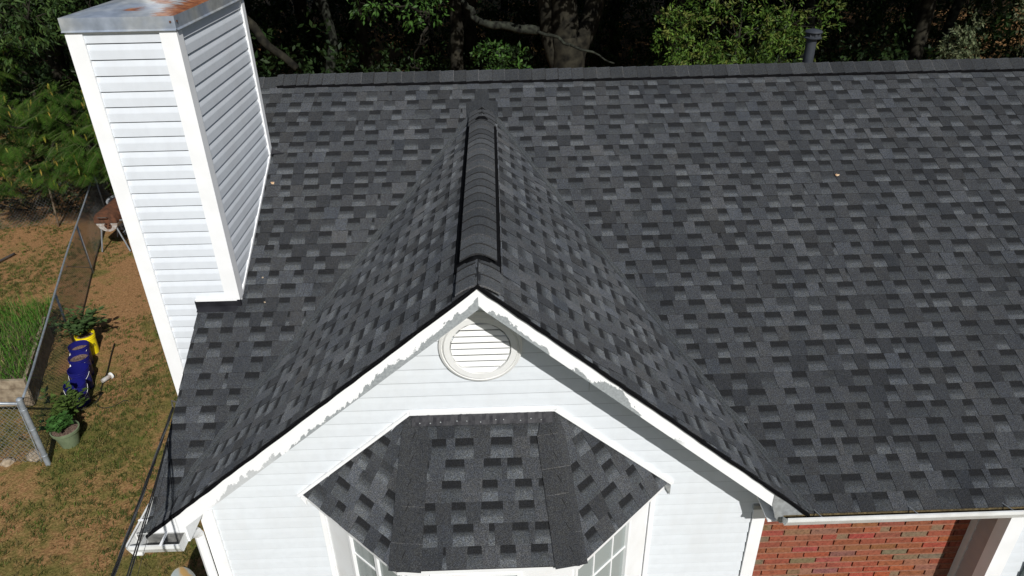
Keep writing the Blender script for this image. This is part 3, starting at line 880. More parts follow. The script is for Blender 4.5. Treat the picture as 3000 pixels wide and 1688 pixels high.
for i, (T, x0, x1, z0, z1) in enumerate(wins):
    mb = MB(); f = .028
    mb.box(x0, x1, -.014, .035, z1-f, z1, T=T); mb.box(x0, x1, -.014, .035, z0, z0+f, T=T)
    mb.box(x0, x0+f, -.014, .035, z0+f, z1-f, T=T); mb.box(x1-f, x1, -.014, .035, z0+f, z1-f, T=T)
    xm = (x0+x1)/2
    if i == 0: mb.box(xm-.016, xm+.016, -.006, .035, z0+f, z1-f, T=T)
    if i == 2:
        for q in (.36, .70): mb.box(x0+(x1-x0)*q-.006, x0+(x1-x0)*q+.006, .004, .012, z0+f, z1-f, T=T)
    if i != 1:
        for zq in ((-.42, -.80, -1.15) if i == 2 else (-.36,)): mb.box(x0+f, (xm if i == 0 else x1-f), .0035, .0125, zq-.006, zq+.006, T=T)
    if i == 1: mb.box(x0+f, x1-f, -.004, .03, -.80, -.76, T=T)
    wf = part(mb, 'window_frame', M['trim'], bay)
    mb = MB(); mb.face([T @ Vector(q) for q in ((x0+f, .014, z0+f), (x1-f, .014, z0+f), (x1-f, .014, z1-f), (x0+f, .014, z1-f))])
    part(mb, 'glass_pane', M['glass'], bay)
    mb = MB(); zz_ = z1-f-.01
    op = (i == 0)
    while zz_ > z0+f:
        xa = x0+f+.005; xb = x1-f-.005
        y0b, y1b = (.055, .068)
        mb.face([T @ Vector(q) for q in ((xa, y1b, zz_-.019), (xb if not op else xm, y1b, zz_-.019), (xb if not op else xm, y0b, zz_), (xa, y0b, zz_))])
        if op: mb.face([T @ Vector(q) for q in ((xm, y0b-.004, zz_-.006), (xb, y0b-.004, zz_-.006), (xb, y1b+.01, zz_), (xm, y1b+.01, zz_))])
        zz_ -= .021
    part(mb, 'window_blind', M['blind'], bay)
mb = MB()
ctr = [Vector((-1.15, WY, 0)), Vector((-.46, -.24, 0)), Vector((.58, -.24, 0)), Vector((1.26, WY, 0))]
mb.face([p+Vector((0, 0, zb)) for p in ctr]); 
mb.face([Vector((-1.15, WY-.03, zb)), Vector((1.26, WY-.03, zb)), Vector((1.26, WY-.03, zt)), Vector((-1.15, WY-.03, zt))])
part(mb, 'bay_interior', M['interior'], bay)

# --- chimney
ch = empty('chimney', (0, 0, 0), parent=house); ch.location = Vector(((CX0+CX1)/2, (CY0+CY1)/2, G))-Vector(house.location)
mb = MB()
ee = .1145
siding(mb, (0, CY0, 0), (1, 0, 0), (0, -1, 0), G+.1, 3.092+.1145, lambda z: (CX0+.02, CX1-.02), ex=ee, d=.0145, lap_shade=.28)
siding(mb, (CX1, 0, 0), (0, 1, 0), (1, 0, 0), G+.1, 3.092+.1145, lambda z: (CY0+.02, CY1-.02), ex=ee, d=.0145, lap_shade=.28)
siding(mb, (CX0, 0, 0), (0, -1, 0), (-1, 0, 0), G+.1, 3.092+.1145, lambda z: (-CY1+.02, -CY0-.02), ex=ee, d=.0145, lap_shade=.28)
siding(mb, (0, CY1, 0), (-1, 0, 0), (0, 1, 0), G+.1, 3.092+.1145, lambda z: (-CX1+.02, -CX0-.02), ex=ee, d=.0145, lap_shade=.28)
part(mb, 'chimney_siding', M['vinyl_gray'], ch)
cb = .095
def angle_board(x, y, sx, sy, z0, z1, wx=cb, wy=cb):
    """L-shaped outside corner board; sx, sy point from the corner along the faces"""
    mb = MB(); t = .020; o_ = .027
    pts = [(x-sx*o_, y-sy*o_), (x+sx*wx, y-sy*o_), (x+sx*wx, y+sy*.002), (x+sx*.002, y+sy*.002), (x+sx*.002, y+sy*wy), (x-sx*o_, y+sy*wy)]
    mb.prism([(a, b_, z0) for a, b_ in pts], (0, 0, z1-z0)); return mb
part(angle_board(CX0, CY0, 1, 1, G, CT), 'corner_board', M['trim'], ch)
part(angle_board(CX1, CY0, -1, 1, .955, CT, wy=.075), 'corner_board', M['trim'], ch)
part(angle_board(CX1, CY1, -1, -1, CY1*PM+.02, CT, wy=.05), 'corner_board', M['trim'], ch)
part(angle_board(CX0, CY1, 1, -1, G, CT), 'corner_board', M['trim'], ch)
mb = MB()
b0 = .022
mb.box(CX0-b0, CX1+b0, CY0-b0, CY1+b0, CT+.0, CT+.032)
part(mb, 'frieze_trim', M['trim'], ch)
# metal chimney cap: skirt + low pyramid top, rust stored per vertex
mb = MB(); o_ = .036
x0, x1, y0, y1 = CX0-o_, CX1+o_, CY0-o_, CY1+o_
zs0, zs1 = CT+.028, CT+.112
nxx, nyy = 26, 46
def rust(x, y):
    fx, fy = (x-x0)/(x1-x0), (y-y0)/(y1-y0)
    v = 0
    v = max(v, .68*math.exp(-((fx-1.0)/.24)**2)*(1 if fy < .8 else .2))
    v = max(v, .60*math.exp(-((fx-.56)/.12)**2-((fy-.13)/.05)**2))
    v = max(v, .62*math.exp(-((fx-.72)/.16)**2-((fy-.27)/.07)**2))
    v = max(v, .55*math.exp(-((fx-.90)/.14)**2-((fy-.12)/.12)**2))
    v *= 1.12
    return (v, v, v)
def ztop(x, y):
    fx, fy = (x-x0)/(x1-x0), (y-y0)/(y1-y0)
    return zs1+.05*min(1, min(fx, 1-fx)*2.6, min(fy, 1-fy)*3.2)
for i in range(nxx):
    for j in range(nyy):
        q = [(x0+(x1-x0)*a/nxx, y0+(y1-y0)*b_/nyy) for a, b_ in ((i, j), (i+1, j), (i+1, j+1), (i, j+1))]
        mb.face([(a, b_, ztop(a, b_)) for a, b_ in q], [rust(a, b_) for a, b_ in q])
z_ = (0, 0, 0)
fl = .010
for A, B, nv in (((x0, y0), (x1, y0), (0, -fl)), ((x1, y0), (x1, y1), (fl, 0)), ((x1, y1), (x0, y1), (0, fl)), ((x0, y1), (x0, y0), (-fl, 0))):
    mb.face([(A[0], A[1], zs0), (B[0], B[1], zs0), (B[0], B[1], zs1), (A[0], A[1], zs1)], z_)
    mb.face([(A[0]+nv[0], A[1]+nv[1], zs0-.012), (B[0]+nv[0], B[1]+nv[1], zs0-.012), (B[0], B[1], zs0), (A[0], A[1], zs0)], z_)
mb.face([(x0, y0, zs0), (x0, y1, zs0), (x1, y1, zs0), (x1, y0, zs0)], z_)
cc = part(mb, 'chimney_cap', M['cap'], ch, label='galvanised chimney cap streaked with orange rust')
for px, py, ax in ((x1-.03, y0-.004, 'y'), (x1+.004, y0+.03, 'x')):
    mb = MB(); mb.box(px-.006, px+.006, py-.003, py+.003, zs0+.04, zs0+.052)
    part(mb, 'screw', M['rust'], ch)
mb = MB(); mb.lathe([(.135, 0), (.135, .02), (.105, .035), (.10, .42), (.13, .43), (.13, .45), (0, .52)], (-2.375, 2.325, zs1+.045), 32)
o = part(mb, 'flue', M['trim'], ch); smooth_by_angle(o)
# white channel and black flashing where the chimney meets the roof
mb = MB()
nrm = Vector((0, -sn, cs)); 
a, b_ = Vector((CX1+.022, CY0+.03, (CY0+.03)*PM+.008)), Vector((CX1+.022, CY1, CY1*PM+.008))
mb.prism([a, b_, b_+Vector((0, 0, .028)), a+Vector((0, 0, .028))], (-.02, 0, 0))
a, b_ = Vector((-W-.01, CY0-.036, CY0*PM+.050)), Vector((CX1, CY0-.036, CY0*PM+.050))
mb.prism([a, b_, b_+Vector((0, 0, .03)), a+Vector((0, 0, .022))], (0, .02, 0))
part(mb, 'channel_trim', M['trim'], ch)
mb = MB()
mb.prism([(-W-.02, CY0-.034, CY0*PM+.05), (CX1+.03, CY0-.034, CY0*PM+.05), (CX1+.03, CY0-.034, CY0*PM-.03), (-W-.02, CY0-.034, CY0*PM-.03)], (0, .02, 0))
a0 = Vector((0, CY0-.024, CY0*PM))
q = [Vector((-W-.005, CY0-.02, (CY0-.02)*PM+.016)), Vector((CX1-.0, CY0-.02, (CY0-.02)*PM+.016)), Vector((CX1-.01, CY0-.085, (CY0-.085)*PM+.016)), Vector((-W-.004, CY0-.085, (CY0-.085)*PM+.016))]
mb.face(q)
part(mb, 'black_flashing', M['flashing'], ch); mb = MB()
q = [Vector((CX1+.015, CY1+.02, CY1*PM+.07)), Vector((CX1+.06, CY1-.02, CY1*PM+.02)), Vector((CX1+.16, CY1-.01, CY1*PM+.018)), Vector((CX1+.02, CY1-.05, CY1*PM+.015))]
mb.face(q[:3]); mb.face([q[0], q[3], q[1]])
part(mb, 'black_flashing', M['flashing'], ch)
# --- plumbing vent pipe on the rear slope
vp = empty('vent_pipe', (0, 0, 0), parent=house); VX, VY = 3.88, RY+.55
vp.location = Vector((VX, VY, RZ-.3))-Vector(house.location)
mb = MB(); mb.lathe([(.058, -.32), (.058, .33)], (VX, VY, RZ-.05), 28)
o = part(mb, 'pipe', M['pipe'], vp, smooth=True)
zc = RZ+.47-.035-.185
mb = MB(); mb.lathe([(.058, 0), (.098, .012), (.100, .022), (.078, .034), (.072, .036), (.072, .075)], (VX+.006, VY, zc-.07), 32)
mb.lathe([(.0, -.0), (.094, .0), (.100, .010), (.085, .028), (.04, .040), (0, .042)], (VX+.008, VY, zc+.0), 32)
for k in range(8):
    a = k*math.pi/4; mb.box(VX+.008+.074*math.cos(a)-.010, VX+.008+.074*math.cos(a)+.010, VY+.074*math.sin(a)-.01, VY+.074*math.sin(a)+.01, zc-.036, zc+.0)
o = part(mb, 'pipe_cap', M['pipe'], vp); smooth_by_angle(o)
#@@PART2
# ================================================================== GROUND
mb = MB()
def gz(x, y): return G + .05*noise.noise(Vector((x*.35, y*.35, 0))) - (.25*max(0, min(1, (y-9)/10)) if True else 0)
NX = 90
xs = [-200, -90, -45, -28] + [-20+i*.45 for i in range(80)] + [20, 30, 60, 200]
ys = [-200, -60, -20] + [-8+i*.45 for i in range(90)] + [36, 45, 70, 200]
for i in range(len(xs)-1):
    for j in range(len(ys)-1):
        mb.face([(a, b_, gz(a, b_)) for a, b_ in ((xs[i], ys[j]), (xs[i+1], ys[j]), (xs[i+1], ys[j+1]), (xs[i], ys[j+1]))])
o = mb.build('ground', M['ground'], smooth=True); tag(o, kind='structure')
M['unseen_lawn'] = simple('unseen_lawn_dark', (.030, .042, .022), (.048, .060, .034), 30, .95, .1, detail=6)  # unseen ground added in front, kept dark to cut bounce onto the walls
mb = MB()
for i in range(20):
    for j in range(8):
        mb.face([(a, b_, gz(a, b_)+.02) for a, b_ in ((-20+i*3, -30+j*3.5), (-17+i*3, -30+j*3.5), (-17+i*3, -26.5+j*3.5), (-20+i*3, -26.5+j*3.5))])
o = mb.build('unseen_lawn', M['unseen_lawn'], smooth=True); tag(o, kind='structure')
# grass tufts: uncountable
def gnoise(x, y): return noise.fractal(Vector((x*.5, y*.5, 3)), 1, 2, 4)
M['grass'] = vcol('grass_blades', .7, .2, trans=.25)
mb = MB()
def blade(mb, x, y, z, h, wd, ang, lean, c):
    dx, dy = math.cos(ang), math.sin(ang); lx, ly = lean*math.cos(ang+1.3), lean*math.sin(ang+1.3)
    b0 = (x-dx*wd, y-dy*wd, z); b1 = (x+dx*wd, y+dy*wd, z)
    m0 = (x+lx*.4-dx*wd*.7, y+ly*.4-dy*wd*.7, z+h*.6); m1 = (x+lx*.4+dx*wd*.7, y+ly*.4+dy*wd*.7, z+h*.6)
    t = (x+lx, y+ly, z+h)
    mb.face([b0, b1, m1, m0], c); mb.face([m0, m1, t], c)
cnt = 0
while cnt < 15000:
    x = random.uniform(-13, -2.0); y = random.uniform(-1.5, 13)
    if x > -2.9 and y > -.5: continue
    if gnoise(x, y)+random.gauss(0, .30) < (.16 if y > 6 else .02): continue
    cnt += 1
    z = gz(x, y)
    r = random.random(); 
    base = (.080, .098, .022) if r < .5 else ((.17, .14, .05) if r < .85 else (.09, .135, .022))
    tk = random.uniform(.6, 1.25); tr = random.uniform(.012, .035)
    for q in range(11):
        k = tk*random.uniform(.8, 1.2); c = tuple(v*k for v in base)
        blade(mb, x+random.gauss(0, tr), y+random.gauss(0, tr), z-.003, random.uniform(.015, .055), random.uniform(.003, .006), random.uniform(0, 6.28), random.uniform(.015, .06), c)
o = mb.build('grass', M['grass']); tag(o, kind='stuff', cat='grass', label='thin patchy grass growing on the red clay yard')
mb = MB()     # fallen leaf litter
for q in range(5200):
    x = random.uniform(-14, -2.3); y = random.uniform(-1, 14)
    if y < 6.5 and random.random() < .75: continue
    z = gz(x, y)+.006; s = random.uniform(.008, .022); a = random.uniform(0, 6.28)
    r = random.random(); c = (.15, .09, .045) if r < .5 else ((.30, .20, .12) if r < .58 else (.06, .035, .018))
    dx, dy = math.cos(a)*s, math.sin(a)*s
    mb.face([(x-dx, y-dy, z), (x+dy*.5, y-dx*.5, z+.006), (x+dx, y+dy, z), (x-dy*.5, y+dx*.5, z+.004)], c)
o = mb.build('leaf_litter', M['grass']); tag(o, kind='stuff', cat='leaf litter', label='dry brown leaves scattered over the clay yard')

# ================================================================== LEAF TOOLS
def leaf(mb, p, d, n, L, wd, c):
    """a single leaf: rhombus folded slightly, from p along d"""
    s = d.cross(n).normalized()
    t = p+d*L; m = p+d*L*.45-n*L*.06
    a, b_ = m+s*wd+n*wd*.35, m-s*wd+n*wd*.35
    mb.face([p, a, t, b_], c)
def rnd_dir(up=0.):
    while True:
        v = Vector((random.uniform(-1, 1), random.uniform(-1, 1), random.uniform(-1, 1)))
        if .05 < v.length < 1: v.normalize(); v.z += up; return v.normalized()
def sprig(mb, p, d, nleaf, L, wd, col, spread=.12, droop=0.):
    """twig of leaves around a stem"""
    d = d.normalized()
    for k in range(nleaf):
        t = random.random()
        q = p+d*spread*t+rnd_dir()*spread*.22
        ld = (d*.55+rnd_dir()*.95+Vector((0, 0, -droop))).normalized()
        k_ = random.uniform(.65, 1.35); c = (col[0]*k_*random.uniform(.9, 1.15), col[1]*k_, col[2]*k_)
        nn = (rnd_dir(.8)+Vector((0, -.3, 0))).normalized()
        if abs(nn.dot(ld)) > .95: nn = ld.orthogonal().normalized()
        leaf(mb, q, ld, nn, L*random.uniform(.7, 1.25), wd*random.uniform(.8, 1.2), c)
def crown_mesh(blobs, n, nleaf, L, wd, cols, spread=.2, seed=1, hollow=.45, droop=.2, gate=0.):
    """foliage scattered in the outer part of several overlapping ellipsoids"""
    random.seed(seed); mb = MB()
    vols = [b[3]*b[4]*b[5] for b in blobs]
    for k in range(n):
        b = random.choices(blobs, vols)[0]
        while True:
            v = Vector((random.uniform(-1, 1), random.uniform(-1, 1), random.uniform(-1, 1)))
            if hollow < v.length < 1: break
        p = Vector((b[0]+v.x*b[3], b[1]+v.y*b[4], b[2]+v.z*b[5]))
        nz = noise.noise(p*1.35+Vector((seed, 0, 0)))
        if nz < gate+random.gauss(0, .12): continue
        c = random.choice(cols); kk = 1+.55*nz
        c = tuple(x*kk for x in c)
        sprig(mb, p, (v+rnd_dir()*.5), nleaf, L, wd, c, spread, droop)
    return mb
def limb(mb, p0, p1, r0, r1, wob=.1, n=8, sides=10):
    p0, p1 = Vector(p0), Vector(p1); pts, rs = [], []
    off = Vector((random.uniform(-9, 9),)*3)
    for i in range(n+1):
        t = i/n; p = p0.lerp(p1, t)
        w_ = wob*math.sin(math.pi*t)
        p = p+Vector((noise.noise(off+Vector((t*3, 0, 0))), noise.noise(off+Vector((0, t*3, 5))), noise.noise(off+Vector((0, 8, t*3)))*.5))*w_*2
        pts.append(p); rs.append((r0+(r1-r0)*t)*(1+.06*random.uniform(-1, 1)))
    mb.tube(pts, rs, sides, jitter=.05)
    return pts
random.seed(21)
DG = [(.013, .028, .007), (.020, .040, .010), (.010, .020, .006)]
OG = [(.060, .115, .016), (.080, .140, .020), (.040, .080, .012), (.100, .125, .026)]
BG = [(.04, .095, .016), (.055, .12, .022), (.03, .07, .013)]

# --- tall woodland trees whose crowns stand above the picture and shade the ground below
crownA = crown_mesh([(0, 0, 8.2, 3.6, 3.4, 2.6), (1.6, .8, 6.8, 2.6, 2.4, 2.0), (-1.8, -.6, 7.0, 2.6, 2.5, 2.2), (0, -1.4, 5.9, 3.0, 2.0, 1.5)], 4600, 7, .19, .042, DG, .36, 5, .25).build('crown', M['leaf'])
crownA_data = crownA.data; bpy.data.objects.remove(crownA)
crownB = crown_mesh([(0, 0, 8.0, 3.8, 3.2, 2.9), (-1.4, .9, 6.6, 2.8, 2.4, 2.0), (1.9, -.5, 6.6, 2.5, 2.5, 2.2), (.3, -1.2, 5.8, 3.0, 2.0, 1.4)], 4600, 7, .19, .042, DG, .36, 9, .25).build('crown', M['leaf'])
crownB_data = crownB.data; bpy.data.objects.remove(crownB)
random.seed(5)
def trunk_mesh(r, h, fork=True):
    mb = MB()
    limb(mb, (0, 0, -.3), (0, 0, h*.45), r*1.25, r*.85, .15, 10, 14)
    limb(mb, (0, 0, h*.42), (.3, .1, h*.8), r*.85, r*.4, .2, 8, 12)
    if fork:
        limb(mb, (0, 0, h*.40), (-1.6, .4, h*.72), r*.5, r*.15, .25, 8, 9)
        limb(mb, (0, 0, h*.45), (1.7, -.3, h*.74), r*.5, r*.15, .25, 8, 9)
    return mb
tA = trunk_mesh(.20, 9).build('trunk', M['bark'], smooth=True); tA_data = tA.data; bpy.data.objects.remove(tA)
tB = trunk_mesh(.14, 9).build('trunk', M['bark2'], smooth=True); tB_data = tB.data; bpy.data.objects.remove(tB)
spots = [(-16.5, 17.5, 1.0), (-12.4, 17.9, 1.05), (-8.6, 17.6, 1.0), (-4.6, 18.2, 1.0), (-.9, 18.9, 1.0), (5.6, 18.4, 1.02), (9.2, 17.6, 1.0), (12.9, 18.2, 1.05), (17.0, 17.2, 1.1), (21.5, 17.2, 1.1),
         (-17.5, 22.5, 1.1), (-13.0, 23, 1.1), (-8.6, 22.6, 1.1), (-4.4, 23.0, 1.1), (-.6, 24.0, 1.15), (3.9, 23, 1.1), (7.8, 22.6, 1.1), (12.0, 23.5, 1.1), (16.4, 22.5, 1.15), (21.5, 23.0, 1.2),
         (-21, 26, 1.3), (-14.5, 28, 1.3), (-7.5, 27.5, 1.3), (-1, 30, 1.3), (5.5, 28.5, 1.3), (11.5, 28, 1.3), (18, 28, 1.3), (25, 26, 1.3)] + [(x*5.4-1.5+(y > 38)*2.5, y, 1.4) for y in (35, 43) for x in range(-6, 8)]
ORD = ['first', 'second', 'third', 'fourth', 'fifth', 'sixth', 'seventh', 'eighth', 'ninth', 'tenth', 'eleventh', 'twelfth', 'thirteenth', 'fourteenth', 'fifteenth', 'sixteenth', 'seventeenth', 'eighteenth', 'nineteenth', 'twentieth', 'twenty-first', 'twenty-second']
where = ['far left behind the mimosa', 'left of the chimney', 'behind the chimney', 'behind the left end of the ridge', 'behind the middle of the ridge', 'left of the bright shrub', 'right of the bright shrub', 'behind the right end of the ridge', 'off past the right frame edge']
for i, (x, y, s) in enumerate(spots):
    row, rn = next((nm, lo) for nm, lo in (('nearest', 21), ('second', 25), ('third', 32), ('fourth', 39), ('farthest', 99)) if y < lo)
    inrow = sorted(q[0] for q in spots if (q[1] < 21) == (y < 21) and (q[1] < 25) == (y < 25) and (q[1] < 32) == (y < 32) and (q[1] < 39) == (y < 39)); nth = inrow.index(x)
    t = empty('woodland_tree', (x, y, gz(x, y)), random.uniform(-.5, .5), label='tall shaded woodland tree, %s from the left in the %s row behind the house' % (ORD[nth], row), cat='tree', group='tall shaded trees behind the house')
    t.scale = (s, s, s*(1.0 if y < 18 else 1.05))
    for nm, dat in (('crown', crownA_data if i % 2 else crownB_data), ('trunk', tA_data if i % 3 else tB_data)):
        o = bpy.data.objects.new(nm, dat); COL.objects.link(o); o.parent = t
        if nm == 'crown': o.location = (0, -1.6, .45 if y < 21 else 0)
# --- understorey shrubs in the shade
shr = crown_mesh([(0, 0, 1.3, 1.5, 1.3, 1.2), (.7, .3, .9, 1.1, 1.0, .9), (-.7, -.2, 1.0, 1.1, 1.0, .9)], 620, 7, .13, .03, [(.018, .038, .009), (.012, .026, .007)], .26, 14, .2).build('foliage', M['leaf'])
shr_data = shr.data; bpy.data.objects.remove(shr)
mbst = MB()
for k in range(7):
    a = random.uniform(0, 6.28); mbst.tube([(0, 0, -.1), (.25*math.cos(a), .25*math.sin(a), .6), (.8*math.cos(a), .8*math.sin(a), 1.6)], [.02, .014, .006], 5)
st = mbst.build('stem', M['bark']); st_data = st.data; bpy.data.objects.remove(st)
random.seed(31)
k = 0
for ri, y in enumerate((15.2, 16.5, 19.5, 23, 27, 33, 39, 46)):
    nk = 0
    x = -19 - y*.1 + random.uniform(0, 2)
    while x < 22+y*.2:
        if not (y < 18 and (-1 < x < 4.6) or y < 16 and x < -8):
            yy = y+random.uniform(-1.1, 1.1)*(.4 if y < 16 else 1); s = (1.5 if y < 16 else 1)* random.uniform(.8, 1.25)*(1+max(0, y-20)*.05)
            t = empty('shrub', (x, yy, gz(x, yy)), random.uniform(0, 6.28), label='dim shaded understorey shrub, %s from the left in the %s line of brush' % (ORD[nk], ORD[ri]), cat='shrub', group='understorey shrubs in the shaded woodland')
            t.scale = (s, s, s*random.uniform(.8, 1.2)); nk += 1
            for nm, dat in (('foliage', shr_data), ('stem', st_data)):
                o = bpy.data.objects.new(nm, dat); COL.objects.link(o); o.parent = t
        x += random.uniform(2.2, 3.6)*(1+max(0, y-20)*.04)
# --- the big forked tree behind the ridge
random.seed(77)
BTX, BTY = 2.15, 17.0
bt = empty('forked_tree', (BTX, BTY, gz(BTX, BTY)), label='big old tree with a flared mossy trunk forking into three stems behind the ridge', cat='tree')
def local(o, root):
    o.parent = root; o.location = -Vector(root.location); return o
mb = MB()
limb(mb, (2.35, 17, -3.2), (2.28, 17, .2), .66, .40, .06, 12, 22)
limb(mb, (2.28, 17, -.6), (1.95, 17.1, 4.2), .42, .24, .12, 14, 18)
limb(mb, (2.35, 17, -1.1), (3.75, 17.4, 3.2), .34, .17, .2, 14, 14)
limb(mb, (2.15, 17, -.9), (.95, 17.3, 3.6), .28, .15, .2, 14, 12)
local(mb.build('trunk', M['bark'], smooth=True), bt)
mb = MB()
limb(mb, (1.45, 16.9, .40), (-.15, 16.2, .80), .13, .09, .15, 12, 12)
limb(mb, (-.15, 16.2, .80), (-.6, 16.4, 1.3), .09, .06, .1, 10, 10)
local(mb.build('branch', M['bark2'], smooth=True), bt)
mb = MB()
limb(mb, (1.35, 15.6, .62), (2.2, 15.4, .30), .045, .038, .12, 8, 9); limb(mb, (2.2, 15.4, .30), (3.3, 15.0, -.10), .038, .018, .08, 8, 8)
local(mb.build('branch', M['bark2'], smooth=True), bt)
o = bpy.data.objects.new('crown', crownB_data); COL.objects.link(o); o.parent = bt; o.scale = (1.25, 1.25, 1.15); o.location = (0, 1, -.2)
mb = crown_mesh([(.75, 14.6, -.05, .42, .4, .38), (.15, 14.8, .15, .5, .4, .30), (1.3, 14.6, -.25, .35, .3, .3)], 260, 7, .13, .026, BG+DG, .18, 44, 0)
local(mb.build('foliage', M['leaf']), bt)
# --- leaning limb tree behind the chimney
lt = empty('leaning_tree', (-6.2, 14.4, gz(-6, 14)), label='leaning bare limb catching the sun just right of the chimney top', cat='tree')
mb = MB(); limb(mb, (-4.3, 13.2, .35), (-5.4, 13.2, 1.55), .08, .11, .12, 9, 12); limb(mb, (-5.4, 13.2, 1.55), (-6.6, 13.6, 3.4), .11, .15, .12, 9, 12)
local(mb.build('limb', M['bark'], smooth=True), lt)
mb = MB(); limb(mb, (-6.2, 14.4, -3), (-6.6, 13.7, 3.5), .16, .15, .1, 8, 12); local(mb.build('trunk', M['bark'], smooth=True), lt)
mb = crown_mesh([(-6.6, 13.6, 4.0, 1.8, 1.2, 1.1)], 500, 7, .14, .032, DG, .26, 91, .1)
local(mb.build('crown', M['leaf']), lt)
# --- sunlit small trees and shrubs
def shrub_at(name, base, blobs, n, nl, L, wd, cols, seed, label, cat='shrub', spread=.2, hollow=.3, droop=.25, group=None, gate=-.15):
    e = empty(name, base, label=label, cat=cat, group=group)
    random.seed(seed)
    mb = crown_mesh(blobs, n, nl, L, wd, cols, spread, seed, hollow, droop, gate)
    local(mb.build('foliage', M['leaf']), e)
    mb = MB(); b = Vector(base)
    for bl in blobs:
        limb(mb, b-Vector((0, 0, .2)), (bl[0], bl[1], bl[2]), .03, .010, .25, 8, 7)
        for q in range(5):
            a = rnd_dir(.3); limb(mb, (bl[0], bl[1], bl[2]-bl[5]*.4), (bl[0]+a.x*bl[3]*.8, bl[1]+a.y*bl[4]*.8, bl[2]+a.z*bl[5]*.8), .014, .004, .1, 5, 5)
    local(mb.build('stem', M['bark'], smooth=True), e)
    return e
shrub_at('sunlit_tree', (5.0, 11.4, G), [(5.2, 11.3, 1.5, 1.25, .9, .95), (4.35, 11.5, 1.05, .85, .8, .95), (5.9, 11.4, .75, .85, .8, .75), (6.35, 11.6, 1.7, .85, .8, .8), (4.8, 11.6, .1, 1.2, .9, .9)],
         1750, 9, .105, .017, OG, 61, 'bright green willow-leaved tree top behind the dark vent pipe', 'tree', .17, .1, gate=-.02)
shrub_at('sunlit_shrub', (9.75, 11.2, G), [(9.75, 11.2, .85, .33, .3, .42), (9.6, 11.2, .45, .45, .4, .35), (9.9, 11.3, 1.25, .2, .2, .3)],
         330, 8, .085, .016, [(.075, .095, .045), (.10, .12, .06)], 62, 'small pale shrub tip rising above the ridge near the right end', 'shrub', .15, .0)
shrub_at('sunlit_shrub', (11.8, 12.0, G), [(11.6, 12.0, 1.2, .35, .3, .5)],
         90, 8, .085, .016, [(.075, .095, .045), (.10, .12, .06)], 63, 'sparse grey-green sprig at the right frame edge above the ridge', 'shrub', .15, .0)
shrub_at('broadleaf_tree', (-8.8, 16.5, G-.3), [(-8.4, 10.6, 2.2, .9, .6, .7), (-7.3, 10.8, 2.0, .6, .5, .55), (-6.4, 10.9, 1.75, .4, .4, .35), (-6.9, 10.6, .9, .38, .3, .42), (-9.0, 10.7, 1.6, .35, .4, .5), (-5.5, 11.0, 2.2, .7, .5, .35)],
         480, 8, .15, .020, [(.03, .06, .014), (.045, .08, .02), (.022, .042, .01)], 64, 'dark glossy-leaved tree beside and above the left of the chimney cap', 'tree', .2, .1, droop=.5, gate=.12)
shrub_at('hanging_branch', (-1.1, 11.9, 1.9), [(-1.15, 12, 1.7, .45, .3, .45), (-1.25, 12, 1.15, .25, .2, .25), (-1.5, 12.1, .62, .16, .15, .14), (-2.3, 12.4, 1.9, .5, .3, .3)],
         120, 7, .12, .022, BG, 65, 'hanging leafy branch end left of the gable peak with a pale broken stub', 'branch', .18, 0, droop=.7)
# --- mimosa with feathery fronds
random.seed(99)
mi = empty('mimosa_tree', (-9.7, 13.4, gz(-9.7, 13.4)), label='mimosa tree with feathery green fronds and yellow pods hanging left of the chimney', cat='tree')
mb = MB(); mp = MB()
def frond(mb, p, d, L, col):
    d = d.normalized(); s = d.cross(Vector((0, 0, 1)));
    if s.length < .1: s = Vector((1, 0, 0))
    s.normalize(); n = s.cross(d)
    npair = 10
    for k in range(npair):
        t = .12+.88*k/(npair-1); droopz = -.18*L*t*t
        q = p+d*L*t+Vector((0, 0, droopz))
        ll = L*.42*math.sin(math.pi*(.18+.72*t))
        for sg in (-1, 1):
            ld = (s*sg*.85+d*.45+Vector((0, 0, -.18))+rnd_dir()*.05).normalized()
            k_ = random.uniform(.8, 1.2); c = tuple(v*k_ for v in col)
            wd = ll*.050; tn = ld.cross(n).normalized()
            m_ = q+ld*ll*.5
            mb.face([q-tn*wd*.5, m_-tn*wd, q+ld*ll, m_+tn*wd, q+tn*wd*.5], c)
    mb.tube([p, p+d*L*.5+Vector((0, 0, -.045*L)), p+d*L+Vector((0, 0, -.18*L))], .004, 3, (.08, .09, .03))
mim = [(-10.2, 11.6, -.35, 1.05, .8, .75), (-8.9, 11.7, .05, .75, .7, .55), (-8.35, 11.2, -.75, .75, .7, .65), (-9.2, 11.2, -1.05, .9, .6, .45), (-10.6, 11.2, -1.15, .6, .5, .65), (-7.7, 11.3, -1.25, .5, .5, .35), (-8.2, 11.1, -1.55, .3, .3, .2), (-10.5, 12.3, 1.15, .55, .6, .75), (-11.4, 12, .1, .8, .8, 1.1)]
for b in mim:
    nb = int(250*b[3]*b[4]*b[5]/.35)+24
    for k in range(nb):
        v = rnd_dir()*random.uniform(.25, 1)**.5
        p = Vector((b[0]+v.x*b[3], b[1]+v.y*b[4], b[2]+v.z*b[5]))
        if noise.noise(p*1.6) < -.08: continue
        cc_ = random.choice([(.050, .115, .015), (.072, .145, .018), (.032, .075, .011)])
        a = random.uniform(0, 6.28)
        frond(mb, p, Vector((math.cos(a)+v.x*.6, math.sin(a)*.8-.5, random.uniform(-.75, -.05))), random.uniform(.24, .40), cc_)
        if random.random() < .16:
            q = p+Vector((0, -.05, -.05)); dd = Vector((random.uniform(-.3, .3), -.1, -1)).normalized()
            mp.face([q+Vector((-.012, 0, 0)), q+dd*.07+Vector((-.018, 0, 0)), q+dd*.15, q+dd*.07+Vector((.018, 0, 0)), q+Vector((.012, 0, 0))], random.choice([(.30, .27, .04), (.22, .22, .05), (.34, .24, .05)]))
